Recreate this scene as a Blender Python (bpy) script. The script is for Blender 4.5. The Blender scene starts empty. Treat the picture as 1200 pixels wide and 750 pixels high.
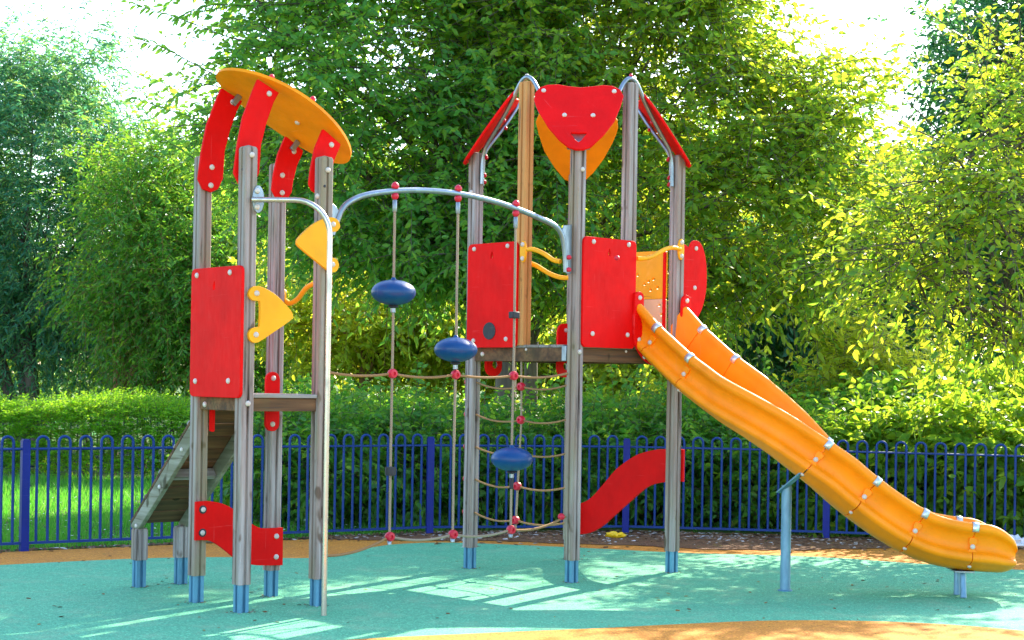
import bpy, bmesh, math, random
import numpy as np
from mathutils import Vector, Matrix, Quaternion
from mathutils.geometry import tessellate_polygon

S = bpy.context.scene
COL = S.collection
PI = math.pi
R = math.radians
random.seed(7)
RNG = np.random.default_rng(11)

# ------------------------------------------------------------------ camera
cam = bpy.data.cameras.new('camera')
cam.sensor_width = 36.0
cam.lens = 58.5
cam.shift_y = 70.0 / 1200.0
cam.clip_start = 0.1
cam.clip_end = 3000.0
camo = bpy.data.objects.new('camera', cam)
COL.objects.link(camo)
camo.location = (0, 0, 1.4)
camo.rotation_euler = (PI / 2, -0.0162, 0)
S.camera = camo

# ------------------------------------------------------------------ light
SUN_DIR = Vector((0.505, 0.863, 0)).normalized()       # horizontal direction towards the sun
SUN_EL = R(33.0)
world = bpy.data.worlds.new('World')
S.world = world
world.use_nodes = True
wn = world.node_tree.nodes
wl = world.node_tree.links
wn.clear()
sky = wn.new('ShaderNodeTexSky')
sky.sky_type = 'NISHITA'
sky.sun_disc = False
sky.sun_elevation = SUN_EL
sky.sun_rotation = math.atan2(SUN_DIR.x, SUN_DIR.y)
sky.air_density = 1.0
sky.dust_density = 0.8
sky.ozone_density = 1.0
bg = wn.new('ShaderNodeBackground')
bg.inputs['Strength'].default_value = 0.15
wo = wn.new('ShaderNodeOutputWorld')
wl.new(sky.outputs[0], bg.inputs['Color'])
wl.new(bg.outputs[0], wo.inputs['Surface'])
sun = bpy.data.lights.new('sun', 'SUN')
sun.energy = 3.4
sun.angle = R(0.5)
sun.color = (1.0, 0.89, 0.70)
suno = bpy.data.objects.new('sun', sun)
COL.objects.link(suno)
sd = Vector((SUN_DIR.x * math.cos(SUN_EL), SUN_DIR.y * math.cos(SUN_EL), math.sin(SUN_EL)))
suno.rotation_euler = sd.to_track_quat('Z', 'Y').to_euler()
suno.location = (8, 14, 14)
S.view_settings.view_transform = 'Standard'
S.view_settings.look = 'None'
S.view_settings.exposure = 2.15
S.view_settings.gamma = 1.0
S.cycles.max_bounces = 12
S.cycles.diffuse_bounces = 8
S.cycles.transmission_bounces = 8
S.cycles.caustics_reflective = False
S.cycles.caustics_refractive = False
S.cycles.use_denoising = True


# ------------------------------------------------------------------ materials
class NT:
    def __init__(s, name):
        s.m = bpy.data.materials.new(name)
        s.m.use_nodes = True
        s.n = s.m.node_tree.nodes
        s.l = s.m.node_tree.links
        s.n.clear()
        s.out = s.n.new('ShaderNodeOutputMaterial')

    def node(s, t, **kw):
        o = s.n.new(t)
        for k, v in kw.items():
            setattr(o, k, v)
        return o

    def link(s, a, b):
        s.l.new(a, b)

    def coord(s, scale=(1, 1, 1), rand=False, kind='Object'):
        tc = s.node('ShaderNodeTexCoord')
        mp = s.node('ShaderNodeMapping')
        mp.inputs['Scale'].default_value = scale
        s.link(tc.outputs[kind], mp.inputs['Vector'])
        if rand:
            oi = s.node('ShaderNodeObjectInfo')
            mu = s.node('ShaderNodeMath', operation='MULTIPLY')
            mu.inputs[1].default_value = 37.0
            s.link(oi.outputs['Random'], mu.inputs[0])
            cx = s.node('ShaderNodeCombineXYZ')
            for i in range(3):
                s.link(mu.outputs[0], cx.inputs[i])
            s.link(cx.outputs[0], mp.inputs['Location'])
        return mp.outputs[0]

    def noise(s, vec, scale, detail=4, rough=0.55):
        t = s.node('ShaderNodeTexNoise')
        t.inputs['Scale'].default_value = scale
        t.inputs['Detail'].default_value = detail
        t.inputs['Roughness'].default_value = rough
        s.link(vec, t.inputs['Vector'])
        return t.outputs['Fac']

    def ramp(s, fac, stops):
        r = s.node('ShaderNodeValToRGB')
        e = r.color_ramp.elements
        while len(e) < len(stops):
            e.new(0.5)
        for i, (p, c) in enumerate(stops):
            e[i].position = p
            e[i].color = (c[0], c[1], c[2], 1) if hasattr(c, '__len__') else (c, c, c, 1)
        s.link(fac, r.inputs['Fac'])
        return r.outputs['Color']

    def mix(s, fac, a, b, mode='MIX'):
        m = s.node('ShaderNodeMix', data_type='RGBA', blend_type=mode)
        for v, i in ((fac, 0), (a, 6), (b, 7)):
            if hasattr(v, 'is_linked'):
                s.link(v, m.inputs[i])
            elif hasattr(v, '__len__'):
                m.inputs[i].default_value = (v[0], v[1], v[2], 1)
            else:
                m.inputs[i].default_value = v
        return m.outputs[2]

    def bump(s, h, strength, dist=0.01):
        b = s.node('ShaderNodeBump')
        b.inputs['Strength'].default_value = strength
        b.inputs['Distance'].default_value = dist
        s.link(h, b.inputs['Height'])
        return b.outputs[0]

    def pbsdf(s, col, rough=0.5, metal=0.0, spec=0.5, normal=None, coat=0.0):
        p = s.node('ShaderNodeBsdfPrincipled')
        for v, k in ((col, 'Base Color'), (rough, 'Roughness')):
            if hasattr(v, 'is_linked'):
                s.link(v, p.inputs[k])
            elif hasattr(v, '__len__'):
                p.inputs[k].default_value = (v[0], v[1], v[2], 1)
            else:
                p.inputs[k].default_value = v
        p.inputs['Metallic'].default_value = metal
        p.inputs['Specular IOR Level'].default_value = spec
        p.inputs['Coat Weight'].default_value = coat
        if normal is not None:
            s.link(normal, p.inputs['Normal'])
        return p.outputs[0]

    def done(s, sh):
        s.link(sh, s.out.inputs['Surface'])
        return s.m


def painted(name, col, rough=0.42, dirt=0.12, spec=0.45, dirtcol=(0.25, 0.2, 0.17), scr=0.25):
    """Coloured plastic board with faint fading, grime and fine scratches."""
    t = NT(name)
    v = t.coord((1, 1, 1), True)
    n1 = t.noise(v, 5, 5)
    v2 = t.coord((40, 40, 9), True)
    n2 = t.noise(v2, 1.2, 6, 0.7)
    c2 = tuple(min(1, x * 0.82) for x in col)
    base = t.mix(t.ramp(n1, [(0.35, 0.0), (0.7, 1.0)]), col, c2)
    g = t.ramp(n2, [(0.58, 0.0), (0.8, dirt)])
    base = t.mix(g, base, dirtcol)
    n3 = t.noise(t.coord((70, 3, 3), True), 1.0, 3, 0.6)
    n4 = t.noise(t.coord((3, 3, 80), True), 1.0, 3, 0.6)
    lite = tuple(min(1, x * 0.9 + 0.14) for x in col)
    base = t.mix(t.ramp(n3, [(0.67, 0.0), (0.71, scr * 0.8)]), base, lite)
    base = t.mix(t.ramp(n4, [(0.68, 0.0), (0.72, scr * 0.9)]), base, lite)
    rr = t.ramp(n2, [(0.3, rough - 0.06), (0.75, rough + 0.2)])
    return t.done(t.pbsdf(base, rr, 0, spec, t.bump(n2, scr * 0.25, 0.003)))


def wood(name, a, b, dark, green=0.0, axis=2, fine=1.0):
    t = NT(name)
    sc = [34 * fine, 34 * fine, 34 * fine]
    sc[axis] = 1.6
    v = t.coord(tuple(sc), True)
    n = t.noise(v, 1.0, 6, 0.62)
    sc2 = [7, 7, 7]
    sc2[axis] = 0.8
    n2 = t.noise(t.coord(tuple(sc2), True), 1.0, 3)
    base = t.mix(t.ramp(n, [(0.36, 0.0), (0.62, 1.0)]), b, a)
    base = t.mix(t.ramp(n2, [(0.40, 0.0), (0.66, 0.85)]), base, dark)
    kn = t.noise(t.coord((9, 9, 5), True), 1.0, 2)
    base = t.mix(t.ramp(kn, [(0.66, 0.0), (0.72, 0.85)]), base, (dark[0] * 0.4, dark[1] * 0.35, dark[2] * 0.3))
    crack = t.ramp(n, [(0.33, 0.9), (0.40, 0.0)])
    base = t.mix(crack, base, (0.07, 0.055, 0.045))
    if green:
        gn = t.noise(t.coord((5, 5, 1.4), True), 1.0, 4)
        base = t.mix(t.ramp(gn, [(0.52, 0.0), (0.75, green)]), base, (0.22, 0.25, 0.07))
    return t.done(t.pbsdf(base, 0.82, 0, 0.25, t.bump(n, 0.5, 0.006)))


def metal(name, col, rough=0.38, m=0.85, tint=None):
    t = NT(name)
    n = t.noise(t.coord((14, 14, 5), True), 1.4, 5)
    base = t.mix(t.ramp(n, [(0.35, 0.0), (0.7, 1.0)]), col, tint or tuple(x * 0.72 for x in col))
    return t.done(t.pbsdf(base, t.ramp(n, [(0.3, rough - 0.08), (0.7, rough + 0.14)]), m, 0.5))


def leafmat(name, cols, trans, tf=0.45, rough=0.5, bright=1.0):
    t = NT(name)
    g = t.node('ShaderNodeNewGeometry')
    n = len(cols)
    col = t.ramp(g.outputs['Random Per Island'], [(i / (n - 1), c) for i, c in enumerate(cols)])
    tcol = t.ramp(g.outputs['Random Per Island'], [(i / (len(trans) - 1), c) for i, c in enumerate(trans)])
    p = t.pbsdf(col, rough, 0, 0.35)
    tr = t.node('ShaderNodeBsdfTranslucent')
    t.link(tcol, tr.inputs['Color'])
    m = t.node('ShaderNodeMixShader')
    m.inputs[0].default_value = tf
    t.link(p, m.inputs[1])
    t.link(tr.outputs[0], m.inputs[2])
    return t.done(m.outputs[0])


M = {}
M['red'] = painted('red_board', (0.78, 0.003, 0.003), 0.55, 0.12, 0.12, (0.25, 0.02, 0.02))
M['orange_board'] = painted('orange_board', (0.95, 0.29, 0.002), 0.5, 0.1, 0.2, (0.4, 0.12, 0.01))
M['yellow'] = painted('yellow_board', (0.95, 0.42, 0.003), 0.45, 0.08, 0.3)
M['slide'] = painted('slide_plastic', (0.97, 0.275, 0.001), 0.42, 0.35, 0.28, (0.5, 0.14, 0.01), scr=0.2)
M['peach'] = painted('pale_board', (0.80, 0.50, 0.28), 0.5)  # paler tone for the lower part of the back board
M['post'] = wood('weathered_post', (0.42, 0.375, 0.365), (0.19, 0.152, 0.14), (0.27, 0.19, 0.145), 0.4)
M['tan'] = wood('fresh_post', (0.68, 0.34, 0.105), (0.50, 0.22, 0.06), (0.44, 0.21, 0.075))
M['beam'] = wood('brown_beam', (0.20, 0.105, 0.05), (0.10, 0.052, 0.026), (0.05, 0.032, 0.022), 0.1, 0)
M['board'] = wood('grey_board', (0.34, 0.33, 0.32), (0.22, 0.2, 0.19), (0.19, 0.16, 0.13), 0.2, 0)
M['ramp'] = wood('mossy_board', (0.33, 0.31, 0.25), (0.2, 0.18, 0.12), (0.14, 0.13, 0.08), 0.4, 1)
M['foot'] = metal('blue_steel', (0.11, 0.31, 0.47), 0.45, 0.35, (0.075, 0.22, 0.34))
M['galv'] = metal('galvanised_steel', (0.30, 0.36, 0.42), 0.34, 0.8)
M['bluegrey'] = metal('blue_grey_steel', (0.17, 0.33, 0.46), 0.42, 0.4, (0.12, 0.24, 0.34))
M['clip'] = metal('bright_steel', (0.62, 0.65, 0.66), 0.4, 0.6)
M['pole'] = metal('worn_steel', (0.58, 0.52, 0.47), 0.28, 0.9)
M['cap'] = painted('bolt_cap', (0.62, 0.55, 0.5), 0.4, 0.2)
M['redcap'] = painted('red_cap', (0.62, 0.01, 0.04), 0.35)
M['black'] = painted('black_rubber', (0.02, 0.022, 0.03), 0.55)
M['pod'] = painted('blue_pod', (0.003, 0.055, 0.20), 0.3, 0.06, 0.35)
M['fence'] = painted('blue_paint', (0.004, 0.04, 0.20), 0.4, 0.08, 0.25)
M['fencepost'] = painted('blue_post_paint', (0.003, 0.018, 0.21), 0.4, 0.08, 0.25)
M['shadefence'] = painted('shade_dark_paint', (0.02, 0.05, 0.10), 0.5)  # shade behind the hedge put into the paint colour


def rope_mat(nm, ca, cb):
    t = NT(nm)
    w = t.node('ShaderNodeTexWave', wave_type='BANDS', bands_direction='DIAGONAL')
    w.inputs['Scale'].default_value = 60
    w.inputs['Distortion'].default_value = 1.5
    t.link(t.coord((1, 1, 1)), w.inputs['Vector'])
    c = t.mix(w.outputs['Fac'], ca, cb)
    return t.done(t.pbsdf(c, 0.8, 0, 0.2, t.bump(w.outputs['Fac'], 0.6, 0.004)))


M['rope'] = rope_mat('rope_fibre', (0.24, 0.185, 0.13), (0.42, 0.33, 0.24))
M['rope_tan'] = rope_mat('tan_rope_fibre', (0.25, 0.13, 0.055), (0.45, 0.26, 0.12))


def ground_mat(name, a, b, speck, s1=1.3, bumpv=0.35, stain=None, stain_amt=0.4):
    t = NT(name)
    v = t.coord((1, 1, 1))
    big = t.noise(v, s1, 5, 0.6)
    fine = t.noise(v, 95, 2, 0.6)
    vor = t.node('ShaderNodeTexVoronoi')
    vor.inputs['Scale'].default_value = 105
    t.link(v, vor.inputs['Vector'])
    base = t.mix(t.ramp(big, [(0.3, 0.0), (0.7, 1.0)]), a, b)
    mid = t.noise(v, 24, 4, 0.7)
    base = t.mix(t.ramp(mid, [(0.38, 0.5), (0.66, 0.0)]), base, tuple(x * 0.62 for x in a))
    base = t.mix(t.ramp(fine, [(0.36, 0.6), (0.56, 0.0)]), base, speck)
    base = t.mix(t.ramp(vor.outputs['Color'], [(0.0, 0.0), (0.62, 0.0), (0.9, 0.5)]), base, tuple(min(1, x * 1.9) for x in a))
    if stain:
        n3 = t.noise(v, 3.1, 6, 0.7)
        base = t.mix(t.ramp(n3, [(0.5, 0.0), (0.78, stain_amt)]), base, stain)
    h = t.mix(0.5, fine, vor.outputs['Distance'])
    return t.done(t.pbsdf(base, 0.85, 0, 0.22, t.bump(h, bumpv, 0.012)))


M['teal'] = ground_mat('teal_rubber', (0.125, 0.47, 0.255), (0.17, 0.51, 0.285), (0.03, 0.22, 0.16), stain=(0.36, 0.46, 0.28), stain_amt=0.5, bumpv=0.6)
M['orange'] = ground_mat('orange_rubber', (0.72, 0.28, 0.035), (0.64, 0.235, 0.032), (0.25, 0.08, 0.02), stain=(0.3, 0.16, 0.06))
M['bark'] = ground_mat('bark_mulch', (0.19, 0.095, 0.048), (0.27, 0.135, 0.06), (0.05, 0.028, 0.018), 3.0, 1.0, (0.3, 0.17, 0.09))
M['soil'] = ground_mat('grassy_soil', (0.05, 0.11, 0.015), (0.075, 0.15, 0.02), (0.03, 0.05, 0.012), 0.6, 0.8)

# ------------------------------------------------------------------ mesh helpers


class MB:
    def __init__(s):
        s.v = []
        s.f = []

    def add(s, vs, fs):
        o = len(s.v)
        s.v += [tuple(p) for p in vs]
        s.f += [tuple(i + o for i in f) for f in fs]
        return s

    def box(s, c, d, m=None):
        x, y, z = (k / 2 for k in d)
        vs = [Vector(p) for p in ((-x, -y, -z), (x, -y, -z), (x, y, -z), (-x, y, -z), (-x, -y, z), (x, -y, z), (x, y, z), (-x, y, z))]
        c = Vector(c)
        vs = [(m @ p if m else p) + c for p in vs]
        return s.add(vs, [(0, 3, 2, 1), (4, 5, 6, 7), (0, 1, 5, 4), (1, 2, 6, 5), (2, 3, 7, 6), (3, 0, 4, 7)])

    def tube(s, path, r, n=10, cap=True):
        path = [Vector(p) for p in path]
        k = len(path)
        rs = r if hasattr(r, '__len__') else [r] * k
        up = None
        rings = []
        for i, p in enumerate(path):
            t = (path[min(i + 1, k - 1)] - path[max(i - 1, 0)])
            if t.length < 1e-9:
                t = Vector((0, 0, 1))
            t.normalize()
            if up is None:
                up = Vector((0, 0, 1)) if abs(t.z) < 0.9 else Vector((1, 0, 0))
            a = up - t * up.dot(t)
            if a.length < 1e-4:
                a = t.orthogonal()
            a.normalize()
            b = t.cross(a)
            up = a
            rings.append([p + (a * math.cos(2 * PI * j / n) + b * math.sin(2 * PI * j / n)) * rs[i] for j in range(n)])
        vs = [q for rg in rings for q in rg]
        fs = []
        for i in range(k - 1):
            for j in range(n):
                j2 = (j + 1) % n
                fs.append((i * n + j, i * n + j2, (i + 1) * n + j2, (i + 1) * n + j))
        if cap:
            fs.append(tuple(range(n - 1, -1, -1)))
            fs.append(tuple((k - 1) * n + j for j in range(n)))
        return s.add(vs, fs)

    def lathe(s, prof, c=(0, 0, 0), axis=(0, 0, 1), n=16, sx=1.0):
        q = Vector((0, 0, 1)).rotation_difference(Vector(axis).normalized())
        c = Vector(c)
        vs, fs = [], []
        for (r, z) in prof:
            for j in range(n):
                a = 2 * PI * j / n
                vs.append(q @ Vector((r * math.cos(a) * sx, r * math.sin(a), z)) + c)
        for i in range(len(prof) - 1):
            for j in range(n):
                j2 = (j + 1) % n
                fs.append((i * n + j, i * n + j2, (i + 1) * n + j2, (i + 1) * n + j))
        fs.append(tuple(range(n - 1, -1, -1)))
        fs.append(tuple((len(prof) - 1) * n + j for j in range(n)))
        return s.add(vs, fs)

    def plate(s, outline, O, U, V, t, holes=()):
        """2D outline (with holes) in the plane O + u U + v V, thickness t along +/- normal."""
        O, U, V = Vector(O), Vector(U).normalized(), Vector(V).normalized()
        N = U.cross(V)
        loops = [list(outline)] + [list(h) for h in holes]
        pts = [p for lp in loops for p in lp]
        tris = tessellate_polygon([[Vector((p[0], p[1], 0)) for p in lp] for lp in loops])
        n = len(pts)
        top = [O + U * p[0] + V * p[1] + N * t / 2 for p in pts]
        bot = [O + U * p[0] + V * p[1] - N * t / 2 for p in pts]
        fs = []
        for a, b, c in tris:
            pa, pb, pc = pts[a], pts[b], pts[c]
            cr = (pb[0] - pa[0]) * (pc[1] - pa[1]) - (pb[1] - pa[1]) * (pc[0] - pa[0])
            if cr < 0:
                b, c = c, b
            fs.append((a, b, c))
            fs.append((n + a, n + c, n + b))
        o = 0
        for li, lp in enumerate(loops):
            k = len(lp)
            ar = sum(lp[i][0] * lp[(i + 1) % k][1] - lp[(i + 1) % k][0] * lp[i][1] for i in range(k))
            flip = (ar < 0) != (li > 0)
            for i in range(k):
                j = (i + 1) % k
                f = (o + j, o + i, n + o + i, n + o + j)
                fs.append(f[::-1] if flip else f)
            o += k
        return s.add(top + bot, fs)

    def mesh(s, name, mat, smooth=None):
        me = bpy.data.meshes.new(name)
        me.from_pydata(s.v, [], s.f)
        me.materials.append(mat)
        me.update()
        if smooth is not None:
            me.polygons.foreach_set('use_smooth', [True] * len(me.polygons))
            me.set_sharp_from_angle(angle=R(smooth))
        return me

    def build(s, name, mat, parent=None, smooth=35, bevel=0.0, loc=None):
        me = s.mesh(name, mat, smooth)
        o = bpy.data.objects.new(name, me)
        COL.objects.link(o)
        if parent:
            o.parent = parent
        if loc:
            o.location = loc
        if bevel:
            b = o.modifiers.new('bevel', 'BEVEL')
            b.width = bevel
            b.segments = 2
            b.limit_method = 'ANGLE'
            b.angle_limit = R(40)
        return o


def inst(name, me, parent=None, loc=(0, 0, 0), rot=None, scale=None):
    o = bpy.data.objects.new(name, me)
    COL.objects.link(o)
    if parent:
        o.parent = parent
    o.location = loc
    if rot is not None:
        if isinstance(rot, Quaternion):
            o.rotation_mode = 'QUATERNION'
            o.rotation_quaternion = rot
        else:
            o.rotation_euler = rot
    if scale is not None:
        o.scale = scale
    return o


def thing(name, label, cat, loc=(0, 0, 0), rz=0.0, group=None):
    o = bpy.data.objects.new(name, None)
    o.empty_display_size = 0.2
    COL.objects.link(o)
    o.location = loc
    o.rotation_euler = (0, 0, rz)
    tag(o, label, cat, group)
    return o


def tag(o, label=None, cat=None, group=None, kind=None):
    for k, v in (('label', label), ('category', cat), ('group', group), ('kind', kind)):
        if v:
            o[k] = v
    return o


def smooth_loop(pts, n=4, closed=True):
    out = []
    k = len(pts)
    rng = range(k) if closed else range(k - 1)
    for i in rng:
        if closed:
            p0, p1, p2, p3 = (pts[(i + j) % k] for j in (-1, 0, 1, 2))
        else:
            p0, p1, p2, p3 = (pts[min(max(i + j, 0), k - 1)] for j in (-1, 0, 1, 2))
        for q in range(n):
            t = q / n
            out.append(tuple(0.5 * (2 * p1[d] + (p2[d] - p0[d]) * t + (2 * p0[d] - 5 * p1[d] + 4 * p2[d] - p3[d]) * t * t + (3 * p1[d] - p0[d] - 3 * p2[d] + p3[d]) * t ** 3) for d in range(len(p1))))
    if not closed:
        out.append(tuple(pts[-1]))
    return out


def rrect(x0, z0, x1, z1, r, n=4):
    out = []
    for cx, cz, a0 in ((x1 - r, z1 - r, 0), (x0 + r, z1 - r, 90), (x0 + r, z0 + r, 180), (x1 - r, z0 + r, 270)):
        for i in range(n + 1):
            a = R(a0 + 90 * i / n)
            out.append((cx + r * math.cos(a), cz + r * math.sin(a)))
    return out


def ell(cx, cz, rx, rz, n=14, rot=0):
    out = []
    for i in range(n):
        a = 2 * PI * i / n
        x, z = rx * math.cos(a), rz * math.sin(a)
        out.append((cx + x * math.cos(rot) - z * math.sin(rot), cz + x * math.sin(rot) + z * math.cos(rot)))
    return out


BOLT = MB().lathe([(0.0175, 0.0), (0.0175, 0.004), (0.015, 0.009), (0.009, 0.0125), (0.003, 0.0135)], n=10).mesh('bolt', M['cap'], 50)
REDBOLT = MB().lathe([(0.016, 0.0), (0.017, 0.012), (0.014, 0.02), (0.007, 0.026), (0.002, 0.027)], n=10).mesh('red_cap', M['redcap'], 50)


def bolt(parent, loc, axis, me=None, name='bolt', scale=1.0):
    q = Vector((0, 0, 1)).rotation_difference(Vector(axis).normalized())
    return inst(name, me or BOLT, parent, loc, q, (scale,) * 3 if scale != 1 else None)


# ------------------------------------------------------------------ ground


def sheet(name, pts, z, mat, kind='structure', label=None):
    bm = MB()
    bm.add([(p[0], p[1], z) for p in pts], [])
    tris = tessellate_polygon([[Vector((p[0], p[1], 0)) for p in pts]])
    for a, b, c in tris:
        pa, pb, pc = pts[a], pts[b], pts[c]
        cr = (pb[0] - pa[0]) * (pc[1] - pa[1]) - (pb[1] - pa[1]) * (pc[0] - pa[0])
        bm.f.append((a, b, c) if cr > 0 else (a, c, b))
    o = bm.build(name, mat, smooth=None)
    o['kind'] = kind
    return o


def wob(pts, amp, seed, n=5):
    r = random.Random(seed)
    sm = smooth_loop(pts, n)
    return [(p[0] + r.uniform(-amp, amp), p[1] + r.uniform(-amp, amp)) for p in sm]


sheet('ground', [(-900, -60), (900, -60), (900, 1500), (-900, 1500)], -0.012, M['soil'])
FENCE = [(-6.87, 11.02), (-5.345, 12.03), (-3.805, 13.046), (-2.265, 14.04), (-0.725, 15.035), (1.076, 15.437), (2.893, 15.206), (4.66, 14.73), (6.38, 14.1)]
fl = [(x, y - 0.02) for x, y in FENCE]
sheet('orange_surface', [(-9, 9.4)] + fl + [(9, 13.0), (12, 3), (12, -6), (-12, -6)], -0.004, M['orange'])
TEAL_BACK = [(-9.0, 8.6), (-6.0, 10.45), (-4.6, 11.4), (-3.68, 12.04), (-3.16, 12.40), (-2.70, 12.66), (-2.2, 12.80), (-1.75, 12.80), (-1.42, 12.92), (-1.24, 13.45), (-0.96, 14.0), (-0.42, 14.22), (0.74, 13.92), (1.43, 13.68), (2.46, 13.56), (3.37, 13.07), (3.96, 12.8), (5.5, 12.0), (9, 10.8)]
sheet('teal_surface', smooth_loop(TEAL_BACK, 4, False) + [(10, 2), (10, -4), (-10, -4), (-10, 8)], 0.0, M['teal'])
PATCH = [(-2.6, 7.6), (-1.5, 8.45), (-0.8, 8.87), (-0.165, 9.14), (0.5, 9.4), (1.0, 9.62), (1.53, 9.815), (2.05, 9.87), (2.53, 9.79), (2.97, 9.57), (3.9, 8.9), (4.6, 7.6), (4.7, 6.0), (3.5, 4.2), (1.2, 3.4), (-1.2, 4.0), (-2.7, 5.8)]
sheet('orange_patch', smooth_loop(PATCH, 6), 0.004, M['orange'])
BARK = [(-1.55, 14.42), (-1.0, 14.35), (-0.5, 14.42), (0.3, 14.35), (1.0, 14.22), (1.6, 14.02), (2.3, 14.05), (2.9, 14.25), (3.6, 14.45), (4.3, 14.55), (4.65, 14.72), (2.893, 15.20), (1.076, 15.43), (-0.725, 15.03)]
sheet('bark_strip', wob(BARK, 0.045, 3, 6), 0.001, M['bark'])


def tri_stuff(name, mat, V, nper, label=None, cat=None, parent=None, tris=None, mats=None, midx=None):
    """V: (N, nper, 3) vertices, tris: faces within one piece (lists of equal length)."""
    N = V.shape[0]
    tris = np.array(tris, dtype=np.int32)
    k = tris.shape[1]
    idx = (np.arange(N, dtype=np.int32)[:, None, None] * nper + tris[None]).reshape(-1)
    me = bpy.data.meshes.new(name)
    me.vertices.add(N * nper)
    me.vertices.foreach_set('co', V.astype(np.float32).reshape(-1))
    nf = N * tris.shape[0]
    me.loops.add(nf * k)
    me.loops.foreach_set('vertex_index', idx)
    me.polygons.add(nf)
    me.polygons.foreach_set('loop_start', np.arange(0, nf * k, k, dtype=np.int32))
    me.materials.append(mat)
    me.update(calc_edges=True)
    o = bpy.data.objects.new(name, me)
    COL.objects.link(o)
    if parent:
        o.parent = parent
    o['kind'] = 'stuff'
    if label:
        o['label'] = label
    if cat:
        o['category'] = cat
    return o


def unit(a):
    return a / np.maximum(np.linalg.norm(a, axis=-1, keepdims=True), 1e-9)


def rand_dirs(n):
    return unit(RNG.normal(size=(n, 3)))


def chip_mat(name, stops):
    t = NT(name)
    g = t.node('ShaderNodeNewGeometry')
    c = t.ramp(g.outputs['Random Per Island'], stops)
    return t.done(t.pbsdf(c, 0.85, 0, 0.2))


M['chips'] = chip_mat('bark_chips', [(0, (0.05, 0.03, 0.02)), (0.35, (0.14, 0.07, 0.035)), (0.7, (0.24, 0.13, 0.06)), (0.88, (0.30, 0.23, 0.18)), (0.95, (0.55, 0.53, 0.5)), (1.0, (0.6, 0.6, 0.58))])
M['fallen'] = chip_mat('fallen_leaves', [(0, (0.08, 0.05, 0.02)), (0.5, (0.2, 0.1, 0.03)), (0.8, (0.3, 0.22, 0.05)), (1.0, (0.12, 0.2, 0.04))])


def chips(name, pts, mat, smin, smax, label, cat, flat=0.25):
    P = np.array(pts)
    n = len(P)
    a = RNG.uniform(0, 2 * PI, n)
    L = RNG.uniform(smin, smax, n)
    W = L * RNG.uniform(0.35, 0.9, n)
    H = L * flat * RNG.uniform(0.4, 1.2, n)
    ux = np.stack([np.cos(a), np.sin(a), RNG.uniform(-.25, .25, n)], 1)
    uy = np.stack([-np.sin(a), np.cos(a), RNG.uniform(-.25, .25, n)], 1)
    b = P - np.array([0, 0, 0.003])
    V = np.stack([b - ux * L[:, None], b - uy * W[:, None], b + ux * L[:, None], b + uy * W[:, None],
                  b + np.array([0, 0, 1]) * H[:, None] + ux * (L * .2)[:, None]], 1)
    return tri_stuff(name, mat, V, 5, label, cat, tris=[(0, 1, 4), (1, 2, 4), (2, 3, 4), (3, 0, 4)])


def fence_at(x):
    for (xa, ya), (xb, yb) in zip(FENCE[:-1], FENCE[1:]):
        if xa <= x <= xb:
            return ya + (yb - ya) * (x - xa) / (xb - xa)
    return FENCE[0][1] if x < FENCE[0][0] else FENCE[-1][1]


pts = []
for i in range(5200):
    x = random.uniform(-1.7, 5.2)
    w = 1.05 if x > -0.7 else 0.5
    d = abs(random.gauss(0, 0.42)) * w
    if x > 3.3:
        d *= 0.6
    pts.append((x, fence_at(x) + 0.22 - d, 0.004))
for i in range(900):
    x = random.uniform(-6, -1.5)
    pts.append((x, fence_at(x) + 0.14 - abs(random.gauss(0, 0.08)), 0.002))
chips('bark_chips', pts, M['chips'], 0.010, 0.040, 'brown bark chips and pale grit along the foot of the blue fence', 'bark chips')
pts = []
for i in range(260):
    pts.append((random.uniform(-4.5, 5), random.uniform(8.8, 14.3), 0.006))
for i in range(240):
    x = random.uniform(-1, 4.8)
    pts.append((x, fence_at(x) - abs(random.gauss(0.5, 0.6)), 0.006))
chips('fallen_leaves', pts, M['fallen'], 0.008, 0.022, 'small dry leaves and bits scattered over the coloured play surface', 'fallen leaves', 0.15)

# ------------------------------------------------------------------ fence (hoop top)


def hoop_mesh(name, mat, w=0.0455, r=0.0115, zb=0.05, zt=0.905):
    path = [(-w, 0, zb), (-w, 0, 0.4)]
    for i in range(9):
        a = PI - PI * i / 8
        path.append((w * math.cos(a), 0, zt - r - w + w * math.sin(a)))
    path += [(w, 0, 0.4), (w, 0, zb)]
    return MB().tube(path, r, 7).mesh(name, mat, 60)


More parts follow.
